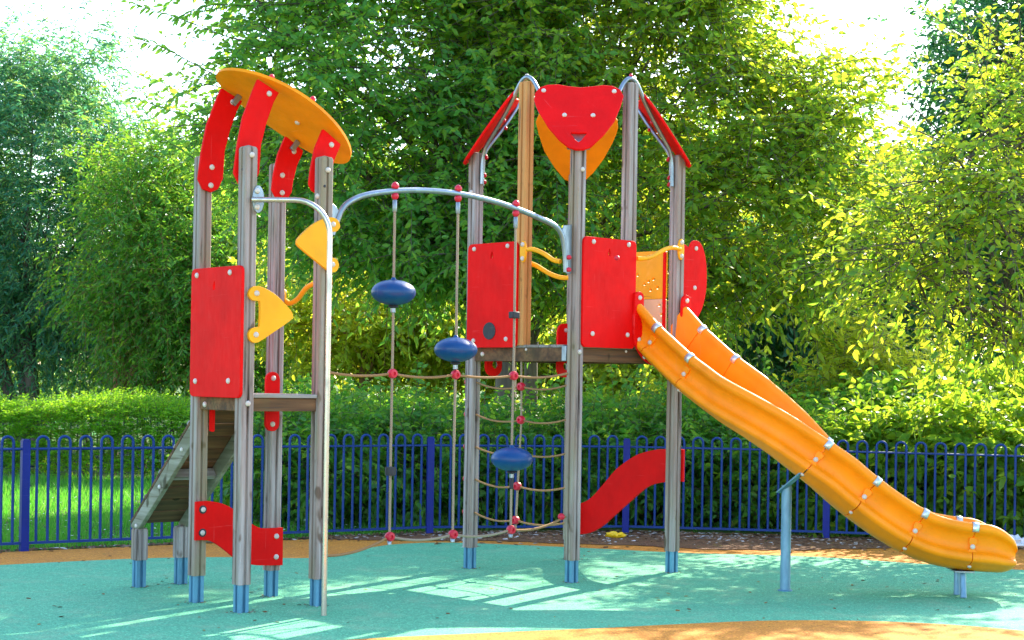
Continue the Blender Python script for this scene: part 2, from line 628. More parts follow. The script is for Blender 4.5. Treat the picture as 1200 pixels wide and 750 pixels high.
def make_fence(pts, label, mat, pmat, loc, cat='fence', posts=True, nh=10):
    t = thing('hoop_fence', label, cat, loc)
    L = Vector(loc)
    hm = hoop_mesh('hoop', mat)
    pm = MB().box((0, 0, 0.425), (0.062, 0.062, 0.87)).box((0, 0, 0.866), (0.05, 0.05, 0.014)).mesh('fence_post', pmat, 30)
    for i, (a, b) in enumerate(zip(pts[:-1], pts[1:])):
        a3, b3 = Vector((a[0], a[1], 0)), Vector((b[0], b[1], 0))
        d = b3 - a3
        ang = math.atan2(d.y, d.x)
        ln = d.length
        p = ln / (nh - 1 + 1.6)
        for k in range(nh):
            pos = a3 + d.normalized() * (p * 0.8 + k * p)
            inst('hoop', hm, t, pos - L, (0, 0, ang + random.uniform(-.012, .012)))
        rt = MB()
        n = d.normalized()
        rt.tube([a3 + n * 0.03 + Vector((0, 0, 0.795)), b3 - n * 0.03 + Vector((0, 0, 0.795))], 0.0105, 6)
        rt.v = [tuple(Vector(v) - L) for v in rt.v]
        rt.build('top_rail', mat, t, 60)
        rb = MB()
        rb.box((a3 + b3) / 2 + Vector((0, 0, 0.058)), (ln - 0.06, 0.03, 0.02), Matrix.Rotation(ang, 3, 'Z'))
        rb.v = [tuple(Vector(v) - L) for v in rb.v]
        rb.build('bottom_rail', mat, t, 30)
    for i, a in enumerate(pts):
        j = max(0, min(i, len(pts) - 2))
        d = Vector(pts[j + 1]) - Vector(pts[j])
        inst('fence_post', pm, t, Vector((a[0], a[1], 0)) - L, (0, 0, math.atan2(d.y, d.x)))
    return t


make_fence(FENCE, 'royal blue hoop topped railing round the play area, nearest fence', M['fence'], M['fencepost'], (-0.725, 15.035, 0))
make_fence([(-8.6, 23.5), (-6.6, 23.5), (-4.6, 23.45), (-2.6, 23.4), (-0.6, 23.3)], 'shade-coloured hoop topped fence half hidden behind the clipped hedge on the left', M['shadefence'], M['shadefence'], (-4.6, 23.45, 0)).scale = (1, 1, 1.12)

# ------------------------------------------------------------------ play tower helpers


def post_profile(a, g=0.012, dep=0.014, ch=0.006):
    h = a / 2
    one = [(-h + ch, -h), (-g / 2 - 0.003, -h), (-g / 2, -h + dep), (g / 2, -h + dep), (g / 2 + 0.003, -h), (h - ch, -h)]
    out = []
    for k in range(4):
        c, s_ = math.cos(k * PI / 2), math.sin(k * PI / 2)
        out += [(x * c - y * s_, x * s_ + y * c) for x, y in one]
    return out


def post_mesh(name, a, z0, z1, mat):
    pr = post_profile(a)
    n = len(pr)
    zs = [(z0, 1.0), (z1 - 0.012, 1.0), (z1, 0.86)]
    bm = MB()
    vs = [(x * k, y * k, z) for z, k in zs for x, y in pr]
    fs = []
    for i in range(len(zs) - 1):
        for j in range(n):
            j2 = (j + 1) % n
            fs.append((i * n + j, i * n + j2, (i + 1) * n + j2, (i + 1) * n + j))
    fs.append(tuple(range(n - 1, -1, -1)))
    vs.append((0, 0, z1 + 0.012))
    for j in range(n):
        fs.append((2 * n + j, 2 * n + (j + 1) % n, 3 * n))
    bm.add(vs, fs)
    return bm.mesh(name, mat, 28)


def foot_mesh(h):
    a = 0.033
    pr = []
    one = [(-a, -a), (-0.011, -a), (-0.008, -a + 0.016), (0.008, -a + 0.016), (0.011, -a), (a, -a)]
    for k in range(4):
        c, s_ = math.cos(k * PI / 2), math.sin(k * PI / 2)
        pr += [(x * c - y * s_, x * s_ + y * c) for x, y in one[:-1]]
    n = len(pr)
    vs = [(x, y, z) for z in (0.0, h) for x, y in pr]
    fs = [(j, (j + 1) % n, n + (j + 1) % n, n + j) for j in range(n)]
    fs += [tuple(range(n - 1, -1, -1)), tuple(range(n, 2 * n))]
    bm = MB().add(vs, fs)
    return bm.mesh('steel_foot', M['foot'], 28)


FOOT = foot_mesh(0.215)
A = 0.084
HB = MB().lathe([(0.009, -0.004), (0.009, 0.002), (0.005, 0.003)], n=8).mesh('bolt_hole', M['black'], 40)


def posts(t, a, spec, z0=0.165):
    out = []
    for (x, y, z1) in spec:
        me = post_mesh('post', A, z0, z1, M['post'])
        p = inst('post', me, t, (x, y, 0))
        inst('steel_foot', FOOT, p, (0, 0, 0))
        out.append(p)
    return out


def panel(t, outline, O, U, V, th, mat, bolts=(), holes=(), name='panel', side=1, bevel=0.004, bme=None, label=None):
    o = MB().plate(outline, O, U, V, th, holes).build(name, mat, t, 40, bevel)
    U_, V_ = Vector(U).normalized(), Vector(V).normalized()
    N = U_.cross(V_)
    for b in bolts:
        bolt(o, Vector(O) + U_ * b[0] + V_ * b[1] + N * side * th / 2, N * side, bme)
    if label:
        o['label'] = label
    return o


def slot(cx, cz, rot=-0.15):
    return smooth_loop([(cx + x * math.cos(rot) - z * math.sin(rot), cz + x * math.sin(rot) + z * math.cos(rot)) for x, z in ((0, 0.03), (-0.010, 0.005), (-0.010, -0.018), (0, -0.027), (0.010, -0.018), (0.010, 0.005))], 2)


# ------------------------------------------------------------------ left tower
a = 0.267
TL = thing('play_tower', 'narrow four post play tower with tilted orange oval roof and climbing ramp', 'play tower', (-1.546, 10.21, 0), R(39.8), 'wooden play towers')
pl = posts(TL, a, [(-a, a, 2.74), (-a, -a, 2.75), (a, -a, 2.74), (a, a, 2.745)])
bolt(pl[1], (0, -A / 2, 2.70), (0, -1, 0))
bolt(pl[1], (0, -A / 2, 1.235), (0, -1, 0))
bolt(pl[2], (0, -A / 2, 2.66), (0, -1, 0))
bolt(pl[2], (-A / 2, 0, 2.50), (-1, 0, 0))
inst('bolt_hole', HB, pl[1], (-A / 2 + 0.006, 0, 2.615), Vector((0, 0, 1)).rotation_difference(Vector((-1, 0, 0))))
inst('bolt_hole', HB, pl[2], (-A / 2 + 0.02, -A / 2, 2.56), Vector((0, 0, 1)).rotation_difference(Vector((0, -1, 0))))
inst('bolt_hole', HB, pl[0], (-A / 2 + 0.006, 0, 2.50), Vector((0, 0, 1)).rotation_difference(Vector((-1, 0, 0))))
# deck
for i in range(5):
    y = -a - 0.035 + 0.0595 + i * 0.1208
    edge = i in (0, 4)
    w = (2 * a - A - 0.006) if edge else (2 * a + 0.05)
    MB().box((0, y, 1.279), (w, 0.117, 0.022)).build('deck_board', M['board'], TL, 30, 0.003)
for (c, d) in (((0, -a, 1.227), (2 * a - A - 0.004, 0.04, 0.078)), ((0, a, 1.227), (2 * a - A - 0.004, 0.04, 0.078)),
               ((-a, 0, 1.227), (0.04, 2 * a - A - 0.004, 0.078)), ((a, 0, 1.227), (0.04, 2 * a - A - 0.004, 0.078))):
    o = MB().box(c, d).build('deck_beam', M['beam'], TL, 30, 0.003)
    if abs(c[0]) > 0.1:
        s_ = 1 if c[0] > 0 else -1
        bolt(o, (c[0] + s_ * 0.02, 0.16, 1.22), (s_, 0, 0))
# side panel on the left face
panel(TL, rrect(-0.279, 1.266, 0.322, 2.047, 0.04), (-a - A / 2 - 0.011, 0, 0), (0, -1, 0), (0, 0, 1), 0.02, M['red'],
      [(-0.205, 2.005), (0.19, 2.008), (-0.205, 1.36), (0.19, 1.366)], [slot(0.0, 1.935)])
# banana brackets carrying the roof
HI = [(-.334, 2.594), (-.314, 2.762), (-.279, 2.933), (-.216, 3.092), (-.182, 3.168), (-.035, 3.104), (-.071, 3.041), (-.117, 2.917), (-.153, 2.779), (-.163, 2.609), (-.196, 2.543), (-.243, 2.52), (-.3, 2.535)]
LO = [(.19, 2.575), (.202, 2.676), (.23, 2.8), (.284, 2.92), (.296, 2.916), (.416, 2.842), (.41, 2.82), (.373, 2.744), (.344, 2.637), (.336, 2.569), (.31, 2.53), (.265, 2.515), (.215, 2.535)]
for y, outl, sd_ in ((a - A / 2 - 0.011, HI, 1), (-a + A / 2 + 0.011, HI, -1), (a - A / 2 - 0.011, LO, 1), (-a + A / 2 + 0.011, LO, -1)):
    hi = outl is HI
    bl = ([(-.243, 2.674), (-.248, 2.562)] if hi else [(.262, 2.67), (.262, 2.56)]) if sd_ > 0 else []
    bl = bl + ([(-.105, 3.09)] if hi else [(.345, 2.83)])
    o = panel(TL, outl, (0, y, 0), (1, 0, 0), (0, 0, 1), 0.022, M['red'], bl, name='roof_bracket', bevel=0.004)
    # small grey angle cleat up to the roof
    cx, cz = (-0.085, 3.105) if hi else (0.345, 2.865)
    if sd_ > 0:
        MB().box((cx, y - 0.022, cz), (0.035, 0.022, 0.075), Matrix.Rotation(R(38), 3, 'Y')).build('cleat', M['galv'], o, 30, 0.004)


def roof_z(x):
    return 3.106 - 0.46 * x - 0.25 * x * x


bm = MB()
NR, NA = 7, 56
tv, bv = [], []
TH = 0.032
for k, off in ((0, 0.0), (1, TH)):
    for i in range(NR + 1):
        fr = i / NR
        if k == 1 and i == NR:
            fr = 0.988
        for j in range(NA):
            an = 2 * PI * j / NA
            x = 0.14 + 0.445 * fr * math.cos(an)
            y = 0.335 * fr * math.sin(an)
            sl = -0.46 - 0.5 * x
            nl = math.hypot(1, sl)
            edge = 0.006 if (i == NR) else 0
            o_ = off + (edge if k == 0 else -edge)
            bm.v.append((x - sl / nl * o_, y, roof_z(x) + o_ / nl))
n1 = (NR + 1) * NA
for k in range(2):
    for i in range(NR):
        for j in range(NA):
            j2 = (j + 1) % NA
            q = (k * n1 + i * NA + j, k * n1 + i * NA + j2, k * n1 + (i + 1) * NA + j2, k * n1 + (i + 1) * NA + j)
            bm.f.append(q if k == 0 else q[::-1])
for j in range(NA):
    j2 = (j + 1) % NA
    bm.f.append((NR * NA + j, NR * NA + j2, n1 + NR * NA + j2, n1 + NR * NA + j))
roof = bm.build('roof', M['orange_board'], TL, 50)
for (x, y) in ((-.1, .215), (-.1, -.215), (.35, .215), (.35, -.215), (.14, .3), (.14, -.3)):
    bolt(roof, (x + 0.012, y, roof_z(x) + TH + 0.004), (0.5, 0, 1), REDBOLT, 'bolt')
for (x, y) in ((0.02, 0.0), (0.24, 0.0), (.13, .2)):
    bolt(roof, (x, y, roof_z(x)), (-0.45, 0, -1), None, 'bolt')
# yellow triangular hand plates
TRI = [(-.285, 1.882), (-.268, 1.914), (-.231, 1.928), (-.175, 1.918), (-.089, 1.875), (.004, 1.795), (.021, 1.76), (.003, 1.732), (-.113, 1.658), (-.187, 1.612), (-.23, 1.593), (-.265, 1.603), (-.281, 1.64), (-.263, 1.674), (-.222, 1.687), (-.206, 1.70), (-.206, 1.828), (-.223, 1.84), (-.257, 1.843), (-.279, 1.862)]
panel(TL, smooth_loop(TRI, 3), (0, -a - A / 2 - 0.011, 0), (1, 0, 0), (0, 0, 1), 0.022, M['yellow'], [(-.233, 1.885), (-.233, 1.641)], name='hand_plate', bevel=0.005)
TR2 = [(0.072 - x - 0.008, z + 0.444) for x, z in TRI][::-1]
panel(TL, smooth_loop(TR2, 3), (0, -a - A / 2 - 0.011, 0), (1, 0, 0), (0, 0, 1), 0.022, M['yellow'], [(.297, 2.329), (.297, 2.085)], name='hand_plate', bevel=0.005)
bolt(pl[2], (A / 2, 0, 2.25), (1, 0, 0), REDBOLT)
# wavy yellow grab rail on the far right side
WV = smooth_loop([(a + .03, .258, 1.90), (a + .06, .235, 1.875), (a + .06, .19, 1.862), (a + .06, .10, 1.888), (a + .06, .01, 1.95), (a + .06, -.07, 1.975), (a + .06, -.17, 1.98), (a + .035, -.225, 1.985)], 5, False)
g = MB().tube(WV, 0.0165, 10).build('grab_rail', M['yellow'], TL, 60)
for y, z in ((.262, 1.905), (-.262, 1.985)):
    e = MB().plate(ell(0, 0, .03, .055, 16), (a + A / 2 + .009, y, z), (0, 1, 0), (0, 0, 1), .016).build('end_plate', M['yellow'], g, 40, .004)
    bolt(e, (a + A / 2 + .017, y, z + .032), (1, 0, 0))
    bolt(e, (a + A / 2 + .017, y, z - .032), (1, 0, 0))
# S shaped kick board low between the left and the back post
SL = [(-.313, .622), (-.22, .624), (-.115, .60), (-.03, .554), (.06, .485), (.132, .447), (.20, .438), (.31, .438), (.312, .199), (.149, .207), (.06, .222), (-.024, .256), (-.134, .336), (-.20, .374), (-.25, .385), (-.313, .387)]
panel(TL, smooth_loop(SL[:8], 4, False) + smooth_loop(SL[8:], 4, False), (0, a - A / 2 - 0.011, 0), (1, 0, 0), (0, 0, 1), 0.02, M['red'],
      [(-.266, .574), (-.268, .432), (.262, .385), (.262, .255)], name='kick_board')
WASH = MB().lathe([(.026, -.002), (.026, .004), (.02, .006)], n=12).mesh('washer', M['black'], 40)
for z in (.574, .432):
    inst('washer', WASH, TL.children[-1] if False else [c for c in TL.children if c.name.startswith('kick_board')][0], (-.267, a - A / 2 - .021, z), Vector((0, 0, 1)).rotation_difference(Vector((0, -1, 0))))
# flange plates where the ramp meets the deck
for x0, x1, zt_ in ((-.222, -.192, 1.26), (.17, .27, 1.425)):
    panel(TL, rrect(x0, 1.05, x1, zt_, .048 if x0 > 0 else .012), (0, a - A / 2 - 0.011, 0), (1, 0, 0), (0, 0, 1), 0.02, M['red'], [((x0 + x1) / 2, 1.385), ((x0 + x1) / 2, 1.095)] if x0 > 0 else [], name='flange_plate')
# ramp
rail_ang = math.atan2(0.648, 0.733)
for x in (-.238, .112):
    y0, z0, y1, z1 = 1.175, .405, .318, 1.163
    dn = Vector((0, -0.662, -0.749)) * 0.105
    out = [(y0, z0), (y1, z1), (y1, z1 - .14), (y0 - .11, z0 - .018), (y0 - 0.005, z0 - .018)]
    MB().plate(out, (x, 0, 0), (0, 1, 0), (0, 0, 1), .034).build('ramp_rail', M['ramp'], TL, 30, .004)
    for f_ in (.06, .42, .75):
        bolt(TL.children[-1], (x - .017 if x < 0 else x + .017, y0 + (y1 - y0) * f_ - .03, z0 + (z1 - z0) * f_ - .045), (-1 if x < 0 else 1, 0, 0), None, 'bolt', .8)
rot = Matrix.Rotation(-rail_ang, 3, 'X')
nb = 9
for i in range(nb):
    f_ = (i + .5) / nb
    y, z = 1.17 + (.30 - 1.17) * f_, .408 + (1.18 - .408) * f_
    MB().box((-.063, y + .008, z + .008 + random.uniform(-.001, .001)), (.386, .122, .02), rot).build('ramp_board', M['beam'], TL, 30, .003)
for f_ in (.22, .44, .66, .86):
    y, z = 1.17 + (.30 - 1.17) * f_, .408 + (1.18 - .408) * f_
    MB().box((-.063, y + .022, z + .026), (.37, .03, .016), rot).build('ramp_cleat', M['board'], TL, 30, .003)
y, z = 1.17 + (.30 - 1.17) * .5, .408 + (1.18 - .408) * .5
MB().box((-.063, y - .03, z - .035), (.31, .035, .065), rot).build('ramp_brace', M['board'], TL, 30, .003)
for x in (-.216, .09):
    p = inst('ramp_post', post_mesh('ramp_post', A, .178, .385, M['post']), TL, (x, 1.12, 0))
    inst('steel_foot', FOOT, p, (0, 0, 0))
# fire pole: runs out from the front post, bends and drops to the ground
tl = Matrix.Rotation(R(39.8), 4, 'Z')
tl.translation = (-1.546, 10.21, 0)
tli = tl.inverted()
P0 = tli @ Vector((-1.545, 9.79, 2.435))
P1 = tli @ Vector((-1.081, 9.757, 2.435))
d = (P1 - P0)
dl = d.length
d.normalize()
rad = .21
path = [tuple(P0 + d * s_) for s_ in (0, .12, dl - rad)]
for i in range(1, 10):
    an = PI / 2 * i / 9
    path.append(tuple(P0 + d * (dl - rad + rad * math.sin(an)) + Vector((0, 0, -rad + rad * math.cos(an)))))
path += [(P1.x, P1.y, 1.5), (P1.x, P1.y, .8), (P1.x, P1.y, 0.0)]
fp = MB().tube(path, .0165, 12).build('fire_pole', M['pole'], TL, 60)
pp = MB().plate(ell(-.222, 2.442, .04, .082, 20), (0, -a - A / 2 - .004, 0), (1, 0, 0), (0, 0, 1), .008).build('fixing_plate', M['galv'], fp, 40, .002)
bolt(pp, (-.232, -a - A / 2 - .008, 2.49), (0, -1, 0))
bolt(pp, (-.232, -a - A / 2 - .008, 2.395), (0, -1, 0))

# ------------------------------------------------------------------ right tower
b = 0.527
TRW = thing('play_tower', 'tall play tower with red smiling face board and pointed roof boards above the slide', 'play tower', (.4545, 12.30, 0), R(43.5), 'wooden play towers')
pr_ = posts(TRW, b, [(-b, b, 3.07), (-b, -b, 3.04), (b, -b, 3.07), (b, b, 3.06)], .155)
for (x, y, mt) in ((-b, 0, 'tan'), (0, -b, 'post')):
    p = inst('upper_post', post_mesh('upper_post', A, 1.648, 3.535, M[mt]), TRW, (x, y, 0))
    if mt == 'tan':
        p['label'] = 'newer tan coloured upper post without weathering'
bolt(pr_[1], (0.0, -A / 2, 2.865), (0, -1, 0))
bolt(pr_[1], (0, -A / 2, 1.60), (0, -1, 0))
bolt(pr_[2], (A / 2, 0, 2.92), (1, 0, 0))
bolt(pr_[0], (-A / 2, 0, 2.78), (-1, 0, 0))
# deck
n = 9
for i in range(n):
    wd = (2 * b + .07) / n
    y = -b - .035 + wd * (i + .5)
    edge = i in (0, n - 1)
    w = (2 * b - A - .006) if edge else (2 * b + .05)
    MB().box((0, y, 1.641), (w, wd - .004, .02)).build('deck_board', M['board'], TRW, 30, .003)
for (c, d_) in (((0, -b, 1.581), (2 * b - A - .004, .042, .096)), ((0, b, 1.581), (2 * b - A - .004, .042, .096)),
                ((-b, 0, 1.581), (.042, 2 * b - A - .004, .096)), ((b, 0, 1.581), (.042, 2 * b - A - .004, .096))):
    o = MB().box(c, d_).build('deck_beam', M['beam'], TRW, 30, .003)
    if c[0] < -.1:
        bolt(o, (c[0] - .021, .40, 1.585), (-1, 0, 0))
        bolt(o, (c[0] - .021, -.06, 1.617), (-1, 0, 0), None, 'bolt', .6)
        MB().box((c[0] - .03, -.455, 1.59), (.016, .045, .105)).build('corner_bracket', M['galv'], o, 30, .002)
    if c[1] < -.1:
        bolt(o, (-.03, c[1] - .021, 1.615), (0, -1, 0), None, 'bolt', .6)
# side panels
pn = panel(TRW, rrect(-.533, 1.631, -.004, 2.392, .04), (-b - A / 2 - .011, 0, 0), (0, -1, 0), (0, 0, 1), .02, M['red'],
           [(-.462, 2.355), (-.105, 2.362), (-.455, 1.682), (-.108, 1.692)], [slot(-.275, 2.30)], label='red board with a black oval insert')
MB().plate(ell(-.286, 1.752, .066, .063, 24), (-b - A / 2 - .022, 0, 0), (0, -1, 0), (0, 0, 1), .008).build('oval_insert', M['black'], pn, 40, .002)
panel(TRW, rrect(-.522, 1.634, .02, 2.404, .04), (0, -b - A / 2 - .011, 0), (1, 0, 0), (0, 0, 1), .02, M['red'],
      [(-.426, 2.37), (-.066, 2.372), (-.423, 1.73), (-.064, 1.732)], [slot(-.26, 2.305, 0)])
# U shaped slide flange
UO = [(-.012, 2.005), (.0, 2.03), (.036, 2.045), (.072, 2.03), (.083, 2.0), (.083, 1.90), (.085, 1.74), (.12, 1.66), (.20, 1.60), (.295, 1.585), (.39, 1.60), (.465, 1.66), (.498, 1.74), (.50, 1.90), (.505, 2.0), (.52, 2.03), (.55, 2.045), (.585, 2.03), (.598, 2.0), (.60, 1.72), (.575, 1.62), (.49, 1.545), (.40, 1.515), (.295, 1.505), (.19, 1.52), (.10, 1.56), (.02, 1.64), (-.012, 1.72)]
panel(TRW, smooth_loop(UO, 2), (0, -b - A / 2 - .033, 0), (1, 0, 0), (0, 0, 1), .022, M['red'],
      [(.037, 2.0), (.037, 1.70), (.552, 2.0), (.552, 1.70)], name='slide_flange')
# perforated climbing board at the back right
random.seed(5)
hol = [ell(x, z, .013, .013, 10) for x, z in ((-.27, 2.13), (-.31, 2.15), (-.36, 2.165), (-.33, 2.085), (-.40, 2.10), (-.25, 2.05), (-.20, 2.2), (0, 2.15), (.08, 2.1), (.2, 2.18), (.3, 2.12))]
panel(TRW, rrect(-.48, 2.017, .48, 2.372, .02), (b - A / 2 - .012, 0, 0), (0, 1, 0), (0, 0, 1), .02, M['yellow'], holes=hol, name='back_board', label='orange upper back board with round holes')
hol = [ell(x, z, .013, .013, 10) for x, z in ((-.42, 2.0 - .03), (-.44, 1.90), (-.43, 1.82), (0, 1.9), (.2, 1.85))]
panel(TRW, rrect(-.48, 1.655, .48, 2.014, .01), (b - A / 2 - .012, 0, 0), (0, 1, 0), (0, 0, 1), .02, M['peach'], holes=hol, name='back_board', label='pale peach lower part of the back board with round holes')
MB().box((b - A / 2 - .03, -.475, 2.0), (.02, .02, .72)).build('edge_strip', M['red'], TRW, 30, .003)
# round ended guard board reaching past the right post
GB = [(.555, 2.405), (.69, 2.408), (.715, 2.43), (.735, 2.455), (.774, 2.466), (.82, 2.45), (.86, 2.40), (.895, 2.29), (.90, 2.12), (.87, 2.0), (.835, 1.93), (.78, 1.868), (.72, 1.85), (.60, 1.85), (.555, 1.88)]
panel(TRW, smooth_loop(GB, 3), (0, -b + .03, 0), (1, 0, 0), (0, 0, 1), .02, M['red'], [(.77, 2.405), (.76, 2.11)], name='guard_board')
# red flange plates on the far left side
for x0, x1 in ((-.455, -.29), (.295, .46)):
    cx = (x0 + x1) / 2
    panel(TRW, rrect(x0, 1.425, x1, 1.842, .07), (0, b - A / 2 - .012, 0), (1, 0, 0), (0, 0, 1), .02, M['red'], [(cx, 1.79)], [ell(cx + .015, 1.512, .032, .032, 14)], name='flange_plate')
# S kick board on the far right side
SR = [(.45, .441), (.40, .443), (.32, .475), (.239, .535), (.12, .645), (.019, .735), (-.154, .835), (-.28, .875), (-.40, .897), (-.56, .906), (-.64, .906), (-.64, .668), (-.56, .668), (-.456, .655), (-.36, .635), (-.27, .598), (-.118, .492), (.055, .364), (.14, .30), (.232, .246), (.32, .213), (.40, .20), (.45, .20)]
panel(TRW, [(x + .056, z) for x, z in smooth_loop(SR[:11], 4, False) + smooth_loop(SR[11:], 4, False)], (b + A / 2 + .011, 0, 0), (0, 1, 0), (0, 0, 1), .02, M['red'], name='kick_board')
# roof arches
HALF = [(.462, 2.84), (.46, 2.95), (.455, 3.04), (.435, 3.095), (.40, 3.14), (.25, 3.30), (.14, 3.435), (.085, 3.515), (.045, 3.556), (0, 3.572)]
ap = [(-s_, z) for s_, z in HALF] + [(s_, z) for s_, z in HALF[::-1][1:]]
ap = smooth_loop(ap, 3, False)
for k in range(4):
    if k == 0:
        pth = [(-b, s_, z) for s_, z in ap]
        out_ = (1, 0, 0)
    elif k == 1:
        pth = [(s_, -b, z) for s_, z in ap]
        out_ = (0, 1, 0)
    elif k == 2:
        pth = [(b, s_, z) for s_, z in ap]
        out_ = (-1, 0, 0)
    else:
        pth = [(s_, b, z) for s_, z in ap]
        out_ = (0, -1, 0)
    lo_, hi_ = ((-.40, 9) if k < 2 else (-9, .40))
    ax_ = 1 if k in (0, 2) else 0
    pth = [p for p in pth if lo_ < p[ax_] < hi_]
    o = MB().tube(pth, .0155, 10).build('roof_arch', M['galv'], TRW, 60)
    for sg in ((1,) if k < 2 else (-1,)):
        for q, z in ((.458, 2.86), (.457, 2.91), (.445, 3.045)):
            pos = Vector((pth[0][0], sg * q, z)) if k in (0, 2) else Vector((sg * q, pth[0][1], z))
            bolt(o, pos + Vector(out_) * .013, out_, REDBOLT, 'red_cap', .8)
        pos = Vector((pth[0][0], sg * .25, 3.30)) if k in (0, 2) else Vector((sg * .25, pth[0][1], 3.30))
        bolt(o, pos + Vector(out_) * .011 + Vector((0, 0, -.008)), Vector(out_) + Vector((0, 0, -.8)), REDBOLT, 'red_cap', .8)
    top = Vector((pth[0][0], 0, 3.585)) if k in (0, 2) else Vector((0, pth[0][1], 3.585))
    bolt(o, top, (0, 0, 1), REDBOLT if k > 0 else None, 'bolt', .8)
# four heart shaped roof boards, one per corner
HP = [(680.5, 102.2), (666.5, 101.0), (653.7, 98.8), (641, 99.6), (632, 102.8), (627, 109.5), (626, 117), (628, 124), (632.4, 133), (643, 150), (656, 165), (666.5, 173.3), (675, 176.2), (684, 176.0), (693, 172.5), (707, 159), (720, 142), (727.5, 124), (731, 112), (727.5, 104.5), (718.5, 100), (707, 99), (694, 100.8)]
HX = [((x - 678.5) * .00602, (y - 98.8) / 77.4) for x, y in HP]
SLOPE = Vector((.3725, 0, -.49))
SLEN = SLOPE.length


def roof_board(ang, mat, face=False, label=None, rt=.4545, drop=0.0):
    ang_ = ang
    dr = Vector((math.cos(ang_), math.sin(ang_), 0))
    lat = Vector((-math.sin(ang_), math.cos(ang_), 0))
    V = (dr * .3725 + Vector((0, 0, -.49))).normalized()
    O = dr * rt + Vector((0, 0, 3.492))
    nn = Vector((.49 * dr.x, .49 * dr.y, .3725)).normalized()
    O = O - nn * drop
    outl = [(x, v * (SLEN + .03) - .015) for x, v in HX]
    holes = []
    if face:
        holes = [smooth_loop([(-.056, .468), (.0, .472), (.056, .468), (.034, .515), (0, .562), (-.034, .515)], 2)]
        bl = [(-.25, .055), (.25, .055), (-.1, .30), (.1, .30)]
    else:
        bl = [(-.22, .06), (.22, .06), (0, .55)]
    o = MB().plate(outl, O, lat, V, .02, holes).build('roof_board', mat, TRW, 40, .004)
    N = lat.cross(V)
    sgn = 1 if N.dot(dr) > 0 else -1
    for q in bl:
        bolt(o, O + lat * q[0] + V * q[1] + N * sgn * .01, N * sgn, None, 'bolt')
    if face:
        MB().plate(rrect(-.08, .43, .08, .59, .01), O - nn * .035, lat, V, .006).build('backing_plate', M['galv'], o, 40)
    if label:
        o['label'] = label
    return o


roof_board(R(225), M['red'], True, 'red heart shaped face board with two bolt eyes and a mouth opening')
roof_board(R(135), M['red'])
roof_board(R(315), M['red'])
roof_board(R(45), M['orange_board'], False, 'orange heart shaped roof board at the back', drop=.055)


# wavy yellow grab rails
def grab(path, r=.0165, plates=()):
    o = MB().tube(smooth_loop(path, 5, False), r, 10).build('grab_rail', M['yellow'], TRW, 60)
    for (O, U, N) in plates:
        O, N = Vector(O), Vector(N)
        e = MB().plate(ell(0, 0, .032, .078, 20), O, U, (0, 0, 1), .016).build('end_plate', M['yellow'], o, 40, .004)
        bolt(e, O + N * .008 + Vector((0, 0, .05)), N)
        bolt(e, O + N * .008 + Vector((0, 0, -.05)), N)
    return o


xo = -b - A / 2 - .008
grab([(xo - .01, -.10, 2.325), (xo - .03, -.14, 2.325), (xo - .035, -.20, 2.318), (xo - .03, -.29, 2.285), (xo - .02, -.37, 2.24), (xo - .01, -.43, 2.228)], plates=[((xo, -.045, 2.315), (0, 1, 0), (-1, 0, 0))])
bolt(TRW.children[-1], (xo - .012, -.435, 2.23), (-.3, -1, 0), REDBOLT, 'red_cap')
xi = -b + A / 2 + .02
grab([(xi, -.0, 2.24), (xi + .02, -.05, 2.22), (xi + .03, -.16, 2.165), (xi + .03, -.28, 2.13), (xi + .02, -.40, 2.125), (xi, -.49, 2.13)])
yo = -b - A / 2 - .008
grab([(.49, yo - .012, 2.378), (.43, yo - .03, 2.38), (.36, yo - .035, 2.378), (.28, yo - .035, 2.355), (.17, yo - .035, 2.305), (.08, yo - .03, 2.283), (.03, yo - .012, 2.28)], plates=[((.515, yo, 2.378), (1, 0, 0), (0, -1, 0))])

# ------------------------------------------------------------------ slide
C0 = Vector((1.078, 12.065, 0))
HD = R(-46.5)
S1, RB, DT = .75, 1.0, R(43.5)


def centre(s_):
    if s_ < S1:
        return C0.x + s_ * math.cos(HD), C0.y + s_ * math.sin(HD), HD
    x, y = C0.x + S1 * math.cos(HD), C0.y + S1 * math.sin(HD)
    t = min((s_ - S1) / RB, DT)
    an = HD + t
    ox, oy = x - RB * math.sin(HD), y + RB * math.cos(HD)
    x2, y2 = ox + RB * math.sin(an), oy - RB * math.cos(an)
    rest = s_ - S1 - RB * t
    return x2 + rest * math.cos(an), y2 + rest * math.sin(an), an


ZS = np.array([-.1, 0, .168, .479, .769, .976, 1.173, 1.364, 1.642, 1.827, 1.951, 2.07, 2.2, 2.35, 2.7])
ZV = np.array([1.99, 1.936, 1.785, 1.57, 1.407, 1.294, 1.168, 1.015, .781, .648, .572, .518, .488, .472, .462])


def rim_z(s_):
    ks = np.linspace(-.06, .06, 7)
    return float(np.mean(np.interp(s_ + ks, ZS, ZV)))


W = .25
DEPTH = .30


